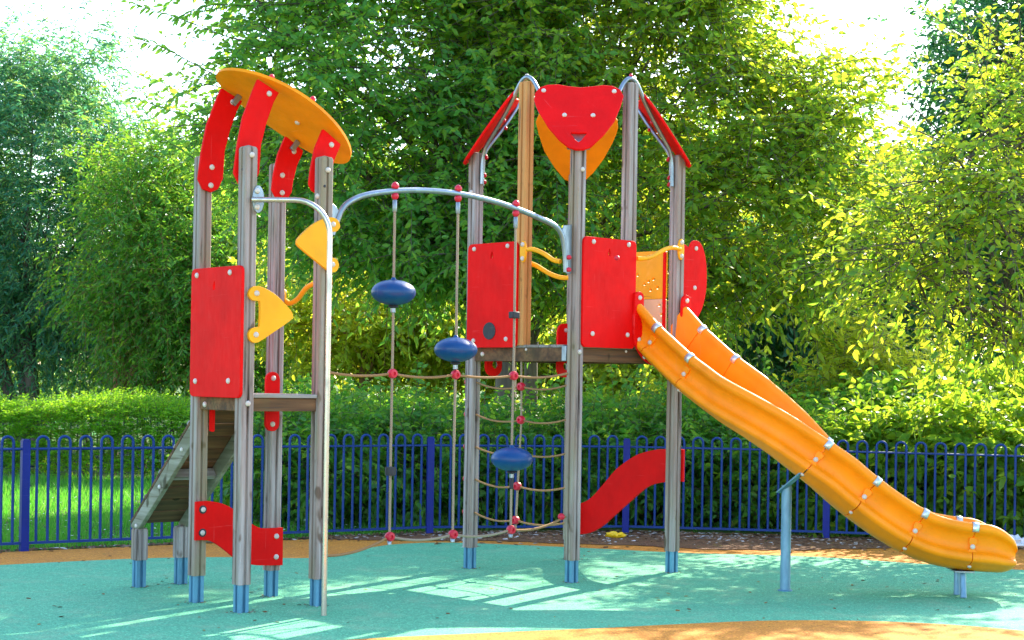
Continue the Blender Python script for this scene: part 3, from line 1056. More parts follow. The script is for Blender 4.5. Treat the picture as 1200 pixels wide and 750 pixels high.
def section():
    out = []
    cr = .034
    for i in range(9):                                   # rim, from inside bottom over the top to outside bottom
        an = R(200 - 240 * i / 8)
        out.append((W + cr * math.cos(an), cr * math.sin(an), 1))
    out += [(W + .008, -.036, 1), (W - .010, -.052, 1), (W - .024, -.075, 1), (W - .030, -.11, 1), (W - .027, -.142, 1), (W - .012, -.158, 1), (W + .006, -.166, 1), (W + .020, -.178, 1), (W + .026, -.197, 1), (W + .020, -.216, 1),
            (W + .002, -.228, 1), (W - .018, -.236, 1), (W - .045, -.258, 1), (W - .095, -.284, 1), (W - .15, -.297, 1)]
    right = out
    outer = right + [(-x, h, k) for x, h, k in right[::-1]]
    inner = [(-(W - .042), -.04, 1), (-(W - .054), -.15, 1), (-(W - .055), -.205, 1), (-(W - .095), -.245, 1), (-(W - .15), -.265, 1), (0, -.27, 1),
             (W - .15, -.265, 1), (W - .095, -.245, 1), (W - .055, -.205, 1), (W - .054, -.15, 1), (W - .042, -.04, 1)]
    return outer + inner


SEC = section()
S_END = 2.595


def ring(s_, scale=1.0, grow=0.0):
    x, y, an = centre(s_)
    dz = (rim_z(s_ + .02) - rim_z(s_ - .02)) / .04
    t = Vector((math.cos(an), math.sin(an), dz)).normalized()
    right = Vector((math.sin(an), -math.cos(an), 0))
    up = right.cross(t)
    O = Vector((x, y, rim_z(s_)))
    k = 1.0
    lift = 0.0
    lw = 1.0
    if s_ > 2.36:
        u_ = min(1, (s_ - 2.36) / (S_END - 2.36))
        k = 1 - .62 * (1 - math.sqrt(max(0, 1 - (u_ * .99) ** 2)))
        lw = 1 - .10 * u_ ** 2
    if s_ > 2.5:
        u_ = min(1, (s_ - 2.5) / (S_END - 2.5))
        lift = .045 * (1 - math.sqrt(max(0, 1 - (u_ * .97) ** 2)))
        lw *= 1 - .10 * (1 - math.sqrt(max(0, 1 - (u_ * .97) ** 2)))
    return [O + right * px * lw * scale + up * ((h + DEPTH) * k - DEPTH + lift) for px, h, _ in SEC], O, right, up, t, k


base = thing('slide', 'long orange plastic slide curving down from the right hand tower', 'slide', (1.874, 11.28, 0))
B0 = Vector((1.874, 11.28, 0))
JO = [0.0, .18, .49, 1.38, 1.665, 1.98, 2.31, S_END]
n = len(SEC)
for q in range(len(JO) - 1):
    s0, s1 = JO[q] + (.0025 if q else 0), JO[q + 1] - (.0025 if q < len(JO) - 2 else 0)
    m_ = max(4, int((s1 - s0) / .035))
    if q == len(JO) - 2:
        m_ = 22
    bm = MB()
    for i in range(m_ + 1):
        f_ = i / m_
        if q == len(JO) - 2:
            f_ = 1 - (1 - f_) ** 1.6
        bm.v += [tuple(p - B0) for p in ring(s0 + (s1 - s0) * f_)[0]]
    for i in range(m_):
        for j in range(n):
            j2 = (j + 1) % n
            bm.f.append((i * n + j, (i + 1) * n + j, (i + 1) * n + j2, i * n + j2))
    half = len(SEC) - 11
    # close both ends (quads between outer and inner skins)
    for rr_, fl_ in ((0, True), (m_, False)):
        o_ = rr_ * n
        cap = [o_ + j for j in range(n)]
        pts2 = [Vector((SEC[j][0], SEC[j][1], 0)) for j in range(n)]
        for tri in tessellate_polygon([pts2]):
            f3 = tuple(o_ + j for j in tri)
            pa, pb, pc = (pts2[j] for j in tri)
            ccw = (pb - pa).cross(pc - pa).z > 0
            bm.f.append(f3 if ccw == fl_ else f3[::-1])
    bm.build('slide_section', M['slide'], base, 50)
for jn, s_ in enumerate(JO[1:-1]):
    rg, O, right, up, t, k = ring(s_)
    for sg in (1, -1):
        # silver clip over the rim
        bm = MB()
        cr = .037
        arc = [R(250 - 290 * i / 10) for i in range(11)]
        for ds in (-.021, .021):
            c = O + t * ds + right * sg * W
            bm.v += [tuple(c + right * sg * cr * math.cos(x) + up * cr * math.sin(x) - B0) for x in arc]
        for i in range(10):
            f = (i, i + 1, 12 + i, 11 + i)
            bm.f.append(f if sg < 0 else f[::-1])
        o = bm.build('rim_clip', M['clip'], base, 60)
        sol = o.modifiers.new('thick', 'SOLIDIFY')
        sol.thickness = .003
        # flared pad with its bolt on the outside wall
        wall = W - .022
        c = O + right * sg * (wall - .004) + up * (-.125)
        padw = [(-.075, -.052), (-.03, -.03), (-.016, -.012), (-.02, .008), (-.026, .055), (.026, .055), (.02, .008), (.016, -.012), (.03, -.03), (.075, -.052)]
        pad = MB().plate(smooth_loop(padw, 2), c - B0, t, up, .03).build('joint_pad', M['slide'], base, 50, .01)
        bolt(pad, c - B0 + right * sg * .0145, right * sg)
        c2 = O + right * sg * (W - .05) + up * (-.258)
        bolt(pad, c2 - B0 + right * sg * .006, right * sg * .6 - up, None, 'bolt', .8)
# support pole with slanted head bracket
sup = MB().tube([(0, 0, 0), (0, 0, .715)], .035, 16).build('support_pole', M['bluegrey'], base, 50)
xx, yy, an = centre(1.1)
pa, pb = Vector((1.825, 11.30, .665)) - B0, Vector((1.96, 11.04, .835)) - B0
dz_ = (pb - pa).normalized()
sx_ = Vector((dz_.y, -dz_.x, 0)).normalized()
mm = Matrix((dz_, sx_, dz_.cross(sx_))).transposed()
MB().box((pa + pb) / 2, ((pb - pa).length, .045, .012), mm).build('head_bracket', M['bluegrey'], sup, 30, .003)
MB().lathe([(.05, 0), (.05, .006), (.033, .010)], n=16).build('foot_plate', M['foot'], sup, 40)
# two splayed legs at the outrun
ex, ey, ean = centre(2.27)
for dy in (-.085, .085):
    lg = Vector((3.02, 11.13 + dy, 0))
    tp = Vector((ex, ey + dy * .8, rim_z(2.27) - DEPTH + .005))
    MB().tube([lg - B0, tp - B0], .021, 12).build('leg', M['bluegrey'], base, 50)
MB().box(Vector((ex, ey, rim_z(2.27) - DEPTH - .006)) - B0, (.13, .30, .012), Matrix.Rotation(ean, 3, 'Z')).build('leg_plate', M['galv'], base, 30, .002)

# ------------------------------------------------------------------ rope climber between the towers
PA = Vector((-1.170, 10.1758, 0))
PB = Vector((.435, 11.555, 0))
dv = (PB - PA)
LEN = dv.length
dv.normalize()
nv2 = Vector((dv.y, -dv.x, 0))
RC = thing('rope_climber', 'arched steel bar hung with ropes and blue pods joining the two towers', 'rope climber', PA + dv * 1.05, 0)
RO = PA + dv * 1.05


def along(s_, z, off=0.0):
    return PA + dv * s_ + Vector((0, 0, z)) + nv2 * off - RO


BAR = [(.075, 2.30), (.105, 2.365), (.133, 2.425), (.19, 2.482), (.324, 2.54), (.555, 2.584), (.794, 2.607), (1.061, 2.609), (1.331, 2.587), (1.563, 2.549), (1.80, 2.495), (1.91, 2.46), (1.96, 2.42), (1.99, 2.36), (2.01, 2.26), (2.018, 2.15)]
bar = MB().tube([along(s_, z) for s_, z in smooth_loop(BAR, 4, False)], .0185, 12).build('arch_bar', M['galv'], RC, 60)
for s0, zz, pts_ in ((0, 0, [(.05, 2.27), (.05, 2.47), (.09, 2.45), (.13, 2.40), (.085, 2.27)]), (0, 0, [(2.065, 2.14), (2.065, 2.48), (1.99, 2.47), (1.97, 2.42), (2.01, 2.3), (2.02, 2.14)])):
    MB().plate(pts_, along(0, 0), dv, (0, 0, 1), .008).build('gusset_plate', M['galv'], bar, 40, .002)
bolt(bar, along(2.02, 2.165, .018), nv2, REDBOLT, 'red_cap')
bolt(bar, along(2.02, 2.25, .018), nv2, REDBOLT, 'red_cap')
KNOT = MB()
KNOT.lathe([(.012, -.022), (.026, -.020), (.031, -.008), (.031, .008), (.026, .020), (.012, .022), (.010, .012)], n=14)
KNOT = KNOT.mesh('rope_joint', M['redcap'], 40)
BEAD = MB().lathe([(.013, 0), (.022, .006), (.025, .018), (.022, .032), (.012, .042), (.004, .046)], n=12).mesh('red_bead', M['redcap'], 60)
POD = MB().lathe([(.0, -.081)] + [(.142 * math.sin(PI * i / 18), -.081 * math.cos(PI * i / 18)) for i in range(1, 18)] + [(.0, .081)], n=28)
POD = POD.mesh('pod', M['pod'], 60)
ARX = {.542: 2.582, 1.054: 2.609, 1.553: 2.551}


def sag(p, q, amt, n_=8):
    out = []
    for i in range(n_ + 1):
        f_ = i / n_
        v = p.lerp(q, f_)
        v.z -= amt * 4 * f_ * (1 - f_)
        out.append(v)
    return out


RR = .0085
qx = Vector((0, 0, 1)).rotation_difference(nv2)
for s_, podz, botz, stop in ((.542, 1.94, .395, .81), (1.054, 1.59, .385, None), (1.553, .867, .392, .705)):
    zt = ARX[s_]
    wobble = random.uniform(-.004, .004)
    MB().tube([along(s_, zt - .02), along(s_ + wobble, 1.6), along(s_ - wobble, 1.0), along(s_, botz - .035)], RR, 8).build('rope', M['rope'], RC, 60)
    inst('red_bead', BEAD, RC, along(s_, zt + .012))
    inst('red_bead', BEAD, RC, along(s_, zt - .012), (PI, 0, 0))
    MB().lathe([(.011, -.075), (.014, -.07), (.014, .0), (.010, .004)], along(s_, zt - .058), n=10).build('rope_sleeve', M['galv'], RC, 50)
    p = inst('pod', POD, RC, along(s_, podz))
    MB().lathe([(.018, 0), (.034, .006), (.03, .016), (.014, .03), (.010, .032)], (0, 0, -.098), (0, 0, 1), 14).build('pod_cap', M['black'], p, 50)
    MB().lathe([(.022, 0), (.016, .008), (.012, .016), (.0095, .018)], (0, 0, .077), n=12).build('pod_collar', M['pod'], p, 50)
    MB().lathe([(.010, 0), (.016, .004), (.016, .03), (.010, .034)], (0, 0, -.13), n=10).build('rope_ferrule', M['galv'], p, 50)
    inst('rope_joint', KNOT, RC, along(s_, 1.427, .004), qx)
    inst('rope_joint', KNOT, RC, along(s_, botz, .004), qx)
    MB().lathe([(.009, -.012), (.014, -.01), (.014, .012), (.009, .016)], along(s_, botz - .04), n=10).build('rope_end', M['galv'], RC, 50)
    if stop and s_ < 1:
        MB().lathe([(.012, -.03), (.034, -.027), (.037, 0), (.034, .024), (.012, .028)], along(s_, stop), n=16).build('rubber_stop', M['black'], RC, 40)
    elif stop:
        MB().lathe([(.009, -.04), (.014, -.036), (.014, .034), (.009, .04)], along(s_, stop), n=10).build('rope_sleeve', M['black'], RC, 40)
MB().box(along(1.553, 1.835), (.062, .05, .045), Matrix.Rotation(math.atan2(dv.y, dv.x), 3, 'Z')).build('rubber_stop', M['black'], RC, 40, .006)
ss = [.06, .542, 1.054, 1.553, 2.05]
for z, zs, amt in ((1.427, (1.427, 1.427, 1.427, 1.427, 1.45), (.018, .022, .016, .02)), (.39, (.30, .395, .385, .392, .46), (.03, .03, .028, .035))):
    for i in range(4):
        st = MB().tube(sag(along(ss[i], zs[i]), along(ss[i + 1], zs[i + 1]), amt[i]), RR, 8)
        if z < 1 and i in (1, 2):
            st.build('rope', M['rope'], RC, 60)
        else:
            st.build('rope', M['rope_tan'], RC, 60)
inst('red_bead', BEAD, RC, along(2.03, .46), Vector((0, 0, 1)).rotation_difference(-dv))
# rope net filling the side below the right tower's deck
tr = Matrix.Rotation(R(43.5), 4, 'Z')
tr.translation = (.4545, 12.30, 0)
NET = thing('rope_net', 'rope climbing net with red joints between two posts below the deck', 'rope net', tr @ Vector((-b, .015, 0)), R(43.5))


def netp(y, z, x=0.0):
    return Vector((x, y - .015, z))


MB().tube([netp(.01, 1.535), netp(.0, 1.1), netp(.025, .7), netp(.045, .33)], RR * .9, 8).build('rope', M['rope'], NET, 60)
qn = Vector((0, 0, 1)).rotation_difference(Vector((-1, 0, 0)))
for z, yc in ((1.352, .005), (1.113, .002), (.875, .012), (.636, .028), (.39, .042)):
    inst('rope_joint', KNOT, NET, netp(yc, z, -.004), qn)
    for ye in (b - A / 2, -b + A / 2):
        MB().tube(sag(netp(yc, z), netp(ye, z + .025), .03), RR * .85, 7).build('rope', M['rope_tan'], NET, 60)
    inst('red_bead', BEAD, NET, netp(b + A / 2 - .004, z + .025), Vector((0, 0, 1)).rotation_difference(Vector((0, 1, 0))))

bpy.context.view_layer.update()
gp = []
for o in list(COL.objects):
    if o.name.startswith('steel_foot'):
        w_ = o.matrix_world.translation
        for i in range(26):
            an, rd = random.uniform(0, 2 * PI), .04 + abs(random.gauss(0, .022))
            gp.append((w_.x + rd * math.cos(an), w_.y + rd * math.sin(an), .004))
chips('grit', gp, M['chips'], .004, .012, 'dark grit and bark bits gathered around the blue post feet', 'grit', .3)

# ------------------------------------------------------------------ litter
t = thing('litter_scrap', 'crumpled yellow plastic scrap on the bark by the fence', 'litter', (.95, 14.93, .002))


def crumple(name, mat, r, parent, seed, flat=.4):
    rr_ = random.Random(seed)
    bm_ = bmesh.new()
    bmesh.ops.create_icosphere(bm_, subdivisions=3, radius=1)
    for v in bm_.verts:
        k = .7 + .5 * rr_.random()
        v.co = Vector((v.co.x * r * 1.5 * k, v.co.y * r * k, max(0, (v.co.z + .6)) * r * flat * k * 1.3))
    me = bpy.data.meshes.new(name)
    bm_.to_mesh(me)
    bm_.free()
    me.materials.append(mat)
    return inst(name, me, parent)


crumple('wrapper', painted('yellow_wrapper', (.85, .58, .01), .35), .058, t, 2)
t = thing('litter_bag', 'white crumpled bag lying beneath the fence past the slide end', 'litter', (4.40, 14.62, .002))
crumple('bag', painted('white_wrapper', (.75, .78, .82), .4), .12, t, 4)

# ------------------------------------------------------------------ vegetation
M['lf_cherry'] = leafmat('drooping_leaves', [(.05, .19, .045), (.075, .24, .045), (.12, .28, .04)], [(.25, .66, .08), (.42, .75, .06), (.64, .78, .05)], .54, .42)
M['lf_cherry_sunlit'] = leafmat('sunlit_tone_leaves', [(.075, .2, .03), (.11, .26, .025), (.18, .30, .025)], [(.36, .68, .05), (.62, .78, .04), (.80, .78, .05)], .54, .42)  # yellower than the drooping leaves; sunlit tone put into the leaf colour
M['lf_willow'] = leafmat('willow_leaves', [(.035, .15, .10), (.055, .20, .11), (.09, .24, .08)], [(.10, .45, .2), (.22, .6, .18), (.5, .74, .12)], .46, .5)
M['lf_dark'] = leafmat('dark_leaves', [(.018, .085, .05), (.03, .12, .06), (.045, .15, .05)], [(.06, .32, .10), (.12, .42, .10), (.26, .52, .08)], .42, .5)
M['lf_shrub'] = leafmat('shrub_leaves', [(.035, .15, .028), (.055, .20, .03), (.09, .25, .035)], [(.18, .56, .04), (.32, .66, .04), (.54, .74, .04)], .48, .42)
M['lf_shrub_b'] = leafmat('light_shrub_leaves', [(.06, .19, .02), (.09, .24, .022), (.13, .27, .03)], [(.36, .64, .03), (.5, .72, .04), (.68, .75, .05)], .5, .45)
M['lf_hedge'] = leafmat('hedge_needles', [(.07, .30, .012), (.11, .36, .015), (.16, .40, .02)], [(.3, .7, .02), (.45, .76, .03), (.55, .78, .03)], .48, .5)
M['lf_yellow'] = leafmat('yellow_leaves', [(.14, .26, .015), (.18, .3, .02), (.25, .33, .02)], [(.6, .74, .04), (.72, .78, .05), (.84, .78, .05)], .55, .45)
M['grass'] = leafmat('grass_blades', [(.035, .22, .015), (.055, .28, .02), (.10, .31, .04)], [(.1, .5, .03), (.16, .58, .04), (.3, .6, .08)], .4, .5)
M['bark_tree'] = wood('tree_bark', (.17, .14, .12), (.09, .07, .06), (.06, .05, .042), .15, 2, .7)
M['bark_warm'] = wood('warm_bark', (.34, .2, .09), (.2, .11, .05), (.14, .08, .04), .1, 2, .7)


def leaf_verts(P, D, N, L, W_, droop):
    """Folded six-point leaf: returns (n, 6, 3)."""
    D = unit(D)
    Sd = unit(np.cross(D, N))
    N = unit(np.cross(Sd, D))
    L = L[:, None]
    W_ = W_[:, None]
    down = np.array([0, 0, -1.0])
    def at(f_, side, w_, lift):
        return P + D * L * f_ * (1 - .1 * droop * f_) + Sd * W_ * (.5 * side * w_) + N * W_ * lift + down * L * droop * .75 * f_ * f_
    return np.stack([P, at(.24, 1, .8, .14), at(.58, 1, .92, .17), at(1.0, 0, 0, 0), at(.58, -1, .92, .17), at(.24, -1, .8, .14), at(.45, 0, 0, 0)], 1)


LT = [(0, 1, 6), (1, 2, 6), (2, 3, 6), (3, 4, 6), (4, 5, 6), (5, 0, 6)]
LT2 = [(0, 1, 2), (0, 2, 3)]


def crown_mesh(name, parent, origin, tw_p, tw_d, tw_l, nl, LL, LW, droop, mat, bark, tw_r=.004, simple=False, jitter=.35, hang=.3):
    """Leaves set alternately along curved twigs, plus the twigs themselves."""
    n = len(tw_p)
    k = nl
    f = (np.arange(k) + 1.0) / k
    f = np.tile(f, (n, 1)) + RNG.uniform(-.5, .5, (n, k)) / k
    f = np.clip(f, .08, 1.0)
    sagv = np.zeros((n, k, 3))
    sagv[..., 2] = -(f ** 2) * (tw_l[:, None] * hang)
    P = tw_p[:, None, :] + tw_d[:, None, :] * (f * tw_l[:, None])[..., None] + sagv
    up = np.array([0, 0, 1.0])
    sidev = unit(np.cross(tw_d, up) + 1e-6)
    sg = np.where((np.arange(k) % 2) == 0, 1.0, -1.0)[None, :, None]
    D = tw_d[:, None, :] * .65 + sidev[:, None, :] * sg * .85 + RNG.normal(size=(n, k, 3)) * jitter
    D[..., 2] -= .08 + hang * .3
    N = np.zeros((n, k, 3)) + up * .7 + RNG.normal(size=(n, k, 3)) * .9
    P = P.reshape(-1, 3)
    D = D.reshape(-1, 3)
    N = N.reshape(-1, 3)
    m = len(P)
    sz = RNG.uniform(.65, 1.15, m)
    V = leaf_verts(P, D, N, LL * sz, LW * sz, np.clip(RNG.normal(droop, .2, m), 0, 1.2)[:, None])
    if simple:
        V = V[:, [0, 2, 3, 4]]
        tris = LT2
        nper = 4
    else:
        tris = LT
        nper = 7
    V = V - np.array(origin)
    # twigs: three sided, two segments
    mid = tw_p + tw_d * (tw_l * .5)[:, None]
    mid[:, 2] -= tw_l * hang * .25
    end = tw_p + tw_d * tw_l[:, None]
    end[:, 2] -= tw_l * hang
    e1 = unit(np.cross(tw_d, up) + 1e-6)
    e2 = np.cross(tw_d, e1)
    rings = []
    for c, r_ in ((tw_p, tw_r), (mid, tw_r * .75), (end, tw_r * .35)):
        for j in range(3):
            an = 2 * PI * j / 3
            rings.append(c + e1 * r_ * math.cos(an) + e2 * r_ * math.sin(an))
    T = np.stack(rings, 1) - np.array(origin)
    tf = []
    for i in range(2):
        for j in range(3):
            j2 = (j + 1) % 3
            tf += [(i * 3 + j, i * 3 + j2, i * 3 + 3 + j2), (i * 3 + j, i * 3 + 3 + j2, i * 3 + 3 + j)]
    tris = np.array(tris, dtype=np.int32)
    idx1 = (np.arange(m, dtype=np.int32)[:, None, None] * nper + tris[None]).reshape(-1)
    idx2 = (np.arange(n, dtype=np.int32)[:, None, None] * 9 + np.array(tf, dtype=np.int32)[None]).reshape(-1) + m * nper
    co = np.concatenate([V.reshape(-1, 3), T.reshape(-1, 3)])
    idx = np.concatenate([idx1, idx2])
    me = bpy.data.meshes.new(name)
    me.vertices.add(len(co))
    me.vertices.foreach_set('co', co.astype(np.float32).reshape(-1))
    me.loops.add(len(idx))
    me.loops.foreach_set('vertex_index', idx)
    nf = len(idx) // 3
    me.polygons.add(nf)
    me.polygons.foreach_set('loop_start', np.arange(0, nf * 3, 3, dtype=np.int32))
    mi = np.zeros(nf, dtype=np.int32)
    mi[len(idx1) // 3:] = 1
    me.materials.append(mat)
    me.materials.append(bark)
    me.polygons.foreach_set('material_index', mi)
    me.update(calc_edges=True)
    o = bpy.data.objects.new(name, me)
    COL.objects.link(o)
    o.parent = parent
    o['kind'] = 'stuff'
    return o


def pick_clusters(blobs, K, shell=.55):
    w = np.array([bl[6] if len(bl) > 6 else bl[3] * bl[4] * bl[5] for bl in blobs], float)
    w /= w.sum()
    ci = RNG.choice(len(blobs), K, p=w)
    B = np.array([bl[:6] for bl in blobs], float)[ci]
    d = rand_dirs(K)
    rad = shell + (1 - shell) * RNG.random(K) ** .6
    C = B[:, :3] + d * B[:, 3:6] * rad[:, None]
    return C, d, B


def make_tree(name, label, cat, base_, blobs, K, tw, nl, LL, LW, mat, bark, trunk_r=.12, stems=1, tw_len=(.35, .7), droop=.4, hang=.3, shell=.45, clump=.38, group=None, whips=0, flat=1.0, fork=None, limb_n=14, simple=False, tw_r=.004, outw=.6, zmin=.4, spread=.25, part='crown'):
    t = thing(name, label, cat, (base_[0], base_[1], 0), 0, group)
    C, d, B = pick_clusters(blobs, K, shell)
    C[:, 2] = np.maximum(C[:, 2], zmin + RNG.uniform(0, .3, K))
    n = K * tw
    P = np.repeat(C, tw, 0) + RNG.normal(size=(n, 3)) * clump * np.array([1, 1, .75])
    P[:, 2] = np.maximum(P[:, 2], zmin)
    D = unit(np.repeat(unit(d * 1.0), tw, 0) * outw + rand_dirs(n) * .75 + np.array([0, 0, .05]))
    D[:, 2] *= flat
    D = unit(D)
    Ln = RNG.uniform(tw_len[0], tw_len[1], n)
    crown_mesh(part, t, (base_[0], base_[1], 0), P, D, Ln, nl, LL, LW, droop, mat, bark, tw_r, simple, .35, hang)
    # trunk, limbs and boughs
    bm_ = MB()
    cz = np.mean([bl[2] for bl in blobs])
    rr_ = random.Random(hash(label) % 1000 if False else len(label) * 7)
    fk = fork or max(.9, cz * .38)
    order = np.argsort(-np.linalg.norm(C - np.array([base_[0], base_[1], fk]), axis=1))
    picks = [C[i] for i in RNG.choice(K, min(limb_n * 3, K), replace=False)]
    for st in range(stems):
        off = Vector((rr_.uniform(-spread, spread), rr_.uniform(-spread, spread), 0)) if stems > 1 else Vector((0, 0, 0))
        top = Vector((off.x * 2.2, off.y * 1.5, fk))
        b0 = off * .4
        trunk = [b0 + Vector((0, 0, -.05)), b0.lerp(top, .3) + Vector((rr_.uniform(-.04, .04), 0, 0)), b0.lerp(top, .65) + Vector((rr_.uniform(-.05, .05), 0, 0)), top]
        r0 = trunk_r
        bm_.tube(trunk, [r0 * 1.25, r0, r0 * .9, r0 * .78], 10)
        for q in range(limb_n // stems + 1):
            tgt = Vector(picks[(st * (limb_n // stems + 1) + q) % len(picks)]) - Vector((base_[0], base_[1], 0))
            if tgt.z < fk * .75:
                tgt.z = fk + .2
            s0 = trunk[2].lerp(top, rr_.uniform(.2, 1.0))
            m1 = s0.lerp(tgt, .35) + Vector((0, 0, .12 * (tgt - s0).length)) + Vector((rr_.uniform(-.1, .1), rr_.uniform(-.1, .1), 0))
            m2 = s0.lerp(tgt, .7) + Vector((rr_.uniform(-.1, .1), rr_.uniform(-.1, .1), .08))
            lr = r0 * rr_.uniform(.28, .5)
            bm_.tube(smooth_loop([tuple(s0), tuple(m1), tuple(m2), tuple(tgt)], 3, False), list(np.linspace(lr, lr * .22, 10)), 7, False)
            for z_ in range(4):
                f0 = Vector(m1).lerp(m2, rr_.uniform(0, 1))
                tg2 = Vector(C[rr_.randrange(K)]) - Vector((base_[0], base_[1], 0))
                if (tg2 - f0).length < 2.4:
                    mm_ = f0.lerp(tg2, .5) + Vector((rr_.uniform(-.08, .08), 0, .1))
                    bm_.tube([f0, mm_, tg2], [lr * .3, lr * .2, lr * .08], 5, False)
    for q in range(whips):
        i0 = rr_.randrange(K)
        s0 = Vector(C[i0]) - Vector((base_[0], base_[1], 0))
        dd = Vector((d[i0][0] * .8 + rr_.uniform(-.5, .5), d[i0][1] * .4 - .45, d[i0][2] * .3 + rr_.uniform(-.1, .45))).normalized()
        ln = rr_.uniform(.9, 1.9)
        st = s0 - dd * ln * .45
        bm_.tube(smooth_loop([tuple(st), tuple(st + dd * ln * .5 + Vector((0, 0, .08))), tuple(st + dd * ln + Vector((rr_.uniform(-.1, .1), 0, -.05)))], 3, False), list(np.linspace(.013, .004, 7)), 5, False)
    bm_.build('trunk', bark, t, 60)
    return t


BT, BW = M['bark_tree'], M['bark_warm']
# -- left willow and the small tree beside it
make_tree('willow_tree', 'large blue green willow with several stems at the far left', 'tree', (-8.55, 30),
          [(-8.7, 30, 4.3, 1.9, 1.6, 3.1), (-10.7, 30.2, 4.0, 1.6, 1.6, 3.0), (-7.0, 29.6, 3.4, 1.0, 1.2, 2.4), (-8.3, 30, 7.0, 1.0, 1.0, .9)], 300, 28, 14, .145, .042, M['lf_willow'], BT, .13, 4, (.5, .95), .45, .3, .3, .3, limb_n=24, spread=.5, simple=True, fork=1.9)
make_tree('small_tree', 'mid green tree with short warm brown trunk between willow and red panel', 'tree', (-6.45, 27),
          [(-5.8, 27, 3.5, 1.1, 1.1, 1.9), (-4.6, 26.8, 2.6, .9, 1.0, 1.5)], 190, 25, 12, .11, .045, M['lf_shrub'], BW, .08, 1, (.35, .7), .4, .4, .35, .35, limb_n=12, simple=True)
# -- the two big trees over the play area
make_tree('broadleaf_tree', 'big drooping broadleaf tree spreading above the left tower and ropes', 'tree', (-.08, 19.6),
          [(-1.5, 19.2, 4.6, 1.9, 1.1, 2.6), (-2.7, 18.9, 5.2, .95, .9, 1.5), (-.2, 19.1, 3.6, 1.4, 1.0, 1.6), (-1.2, 19.0, 6.6, 2.0, 1.0, 1.2)], 180, 25, 16, .105, .052, M['lf_cherry'], BT, .135, 1, (.45, 1.1), .3, .25, .5, .25, 'big trees over the play area', whips=90, flat=.6, tw_r=.006, limb_n=22, fork=2.5, zmin=2.75)
make_tree('broadleaf_tree', 'big yellow green broadleaf tree spreading above the right tower and slide', 'tree', (.27, 20.6),
          [(1.5, 19.3, 4.4, 1.6, .9, 2.4), (3.0, 19.0, 3.3, 1.25, .8, 1.5), (.6, 19.4, 5.6, 1.6, .9, 1.6), (2.1, 19.1, 6.4, .9, .8, 1.1), (3.75, 19.0, 3.9, .45, .6, .9)], 200, 22, 16, .105, .052, M['lf_cherry_sunlit'], BT, .09, 1, (.45, 1.1), .3, .25, .5, .25, 'big trees over the play area', whips=90, flat=.6, tw_r=.006, limb_n=22, fork=2.5, zmin=2.35)
# -- right hand trees
make_tree('broadleaf_tree', 'sunlit yellow green tree reaching in from the right edge', 'tree', (5.7, 15.5),
          [(4.6, 15.4, 3.1, .75, .6, 1.7, .76), (4.0, 15.3, 2.6, .5, .5, .8, .2), (5.4, 15.4, 2.6, .6, .6, .9, .12)], 66, 13, 14, .095, .046, M['lf_cherry_sunlit'], BT, .08, 1, (.45, .95), .35, .25, .35, .2, limb_n=18, zmin=1.75, whips=45, flat=.7, tw_r=.0055)
make_tree('dark_tree', 'tall dark blue green tree rising behind the right edge', 'tree', (8.4, 27.5),
          [(8.3, 27.5, 5.0, 1.6, 1.4, 3.6), (9.6, 27.5, 4.5, 1.5, 1.4, 3.4), (8.0, 27.4, 7.0, 1.3, 1.2, 1.6)], 210, 24, 10, .16, .07, M['lf_dark'], BT, .14, 1, (.35, .7), .35, .3, .35, .42, limb_n=14, simple=True)
make_tree('dark_tree', 'low dark tree on a thin trunk behind the slide', 'tree', (4.35, 26.5),
          [(4.4, 26.5, 3.0, 1.5, 1.1, 1.1), (5.6, 26.8, 2.6, 1.1, 1.0, 1.0)], 110, 24, 10, .15, .065, M['lf_dark'], BT, .05, 1, (.35, .7), .35, .3, .35, .38, limb_n=12, simple=True, fork=2.0)
# -- filling trees behind
for i, (x, y, h_, lab, mt) in enumerate([(-3.9, 32, 6.4, 'tall dark tree standing behind the left tower roof', 'lf_dark'), (-.4, 34, 6.8, 'tall dark tree filling the middle behind the big broadleaf trees', 'lf_dark'), (3.0, 32.5, 6.4, 'tall green tree behind the right tower roof', 'lf_shrub'), (6.3, 31.5, 6.0, 'rounded green tree closing the sky gap right of the slide', 'lf_shrub')]):
    make_tree('background_tree', lab, 'tree', (x, y), [(x, y, h_ * .55, 2.2 if i < 3 else 1.2, 1.6, h_ * .40)], 130 if i < 3 else 110, 24, 9, .22, .10, M[mt], BT, .15, 1, (.5, .9), .3, .25, .4, .5, 'tall trees behind', limb_n=10, simple=True, zmin=2.3 if i < 3 else .8)
# -- small sunlit trees under the canopy
make_tree('small_tree', 'small sunlit yellow tree with orange brown trunk seen under the net', 'tree', (-2.13, 24),
          [(-2.2, 24, 2.3, 1.5, 1.0, .66), (-.8, 24.6, 2.0, .9, .9, .7)], 105, 22, 9, .11, .06, M['lf_yellow'], BW, .075, 1, (.25, .5), .3, .15, .3, .26, limb_n=12, fork=1.75)
make_tree('small_tree', 'small yellow green tree beyond the shrubs below the tower deck', 'tree', (1.9, 24.5),
          [(1.6, 24.5, 1.7, 1.0, .8, .6), (.5, 25, 1.9, .8, .8, .6)], 75, 22, 9, .11, .06, M['lf_yellow'], BT, .05, 1, (.25, .5), .3, .15, .3, .26, limb_n=10, fork=1.2)
make_tree('sapling', 'bright green sapling above the shrubs right of the slide', 'tree', (3.95, 19.2),
          [(3.95, 19.2, 1.55, .55, .5, .45), (4.5, 19.6, 1.35, .5, .5, .4)], 40, 20, 9, .10, .045, M['lf_yellow'], BT, .025, 1, (.2, .45), .3, .1, .3, .2, limb_n=8, fork=.8)
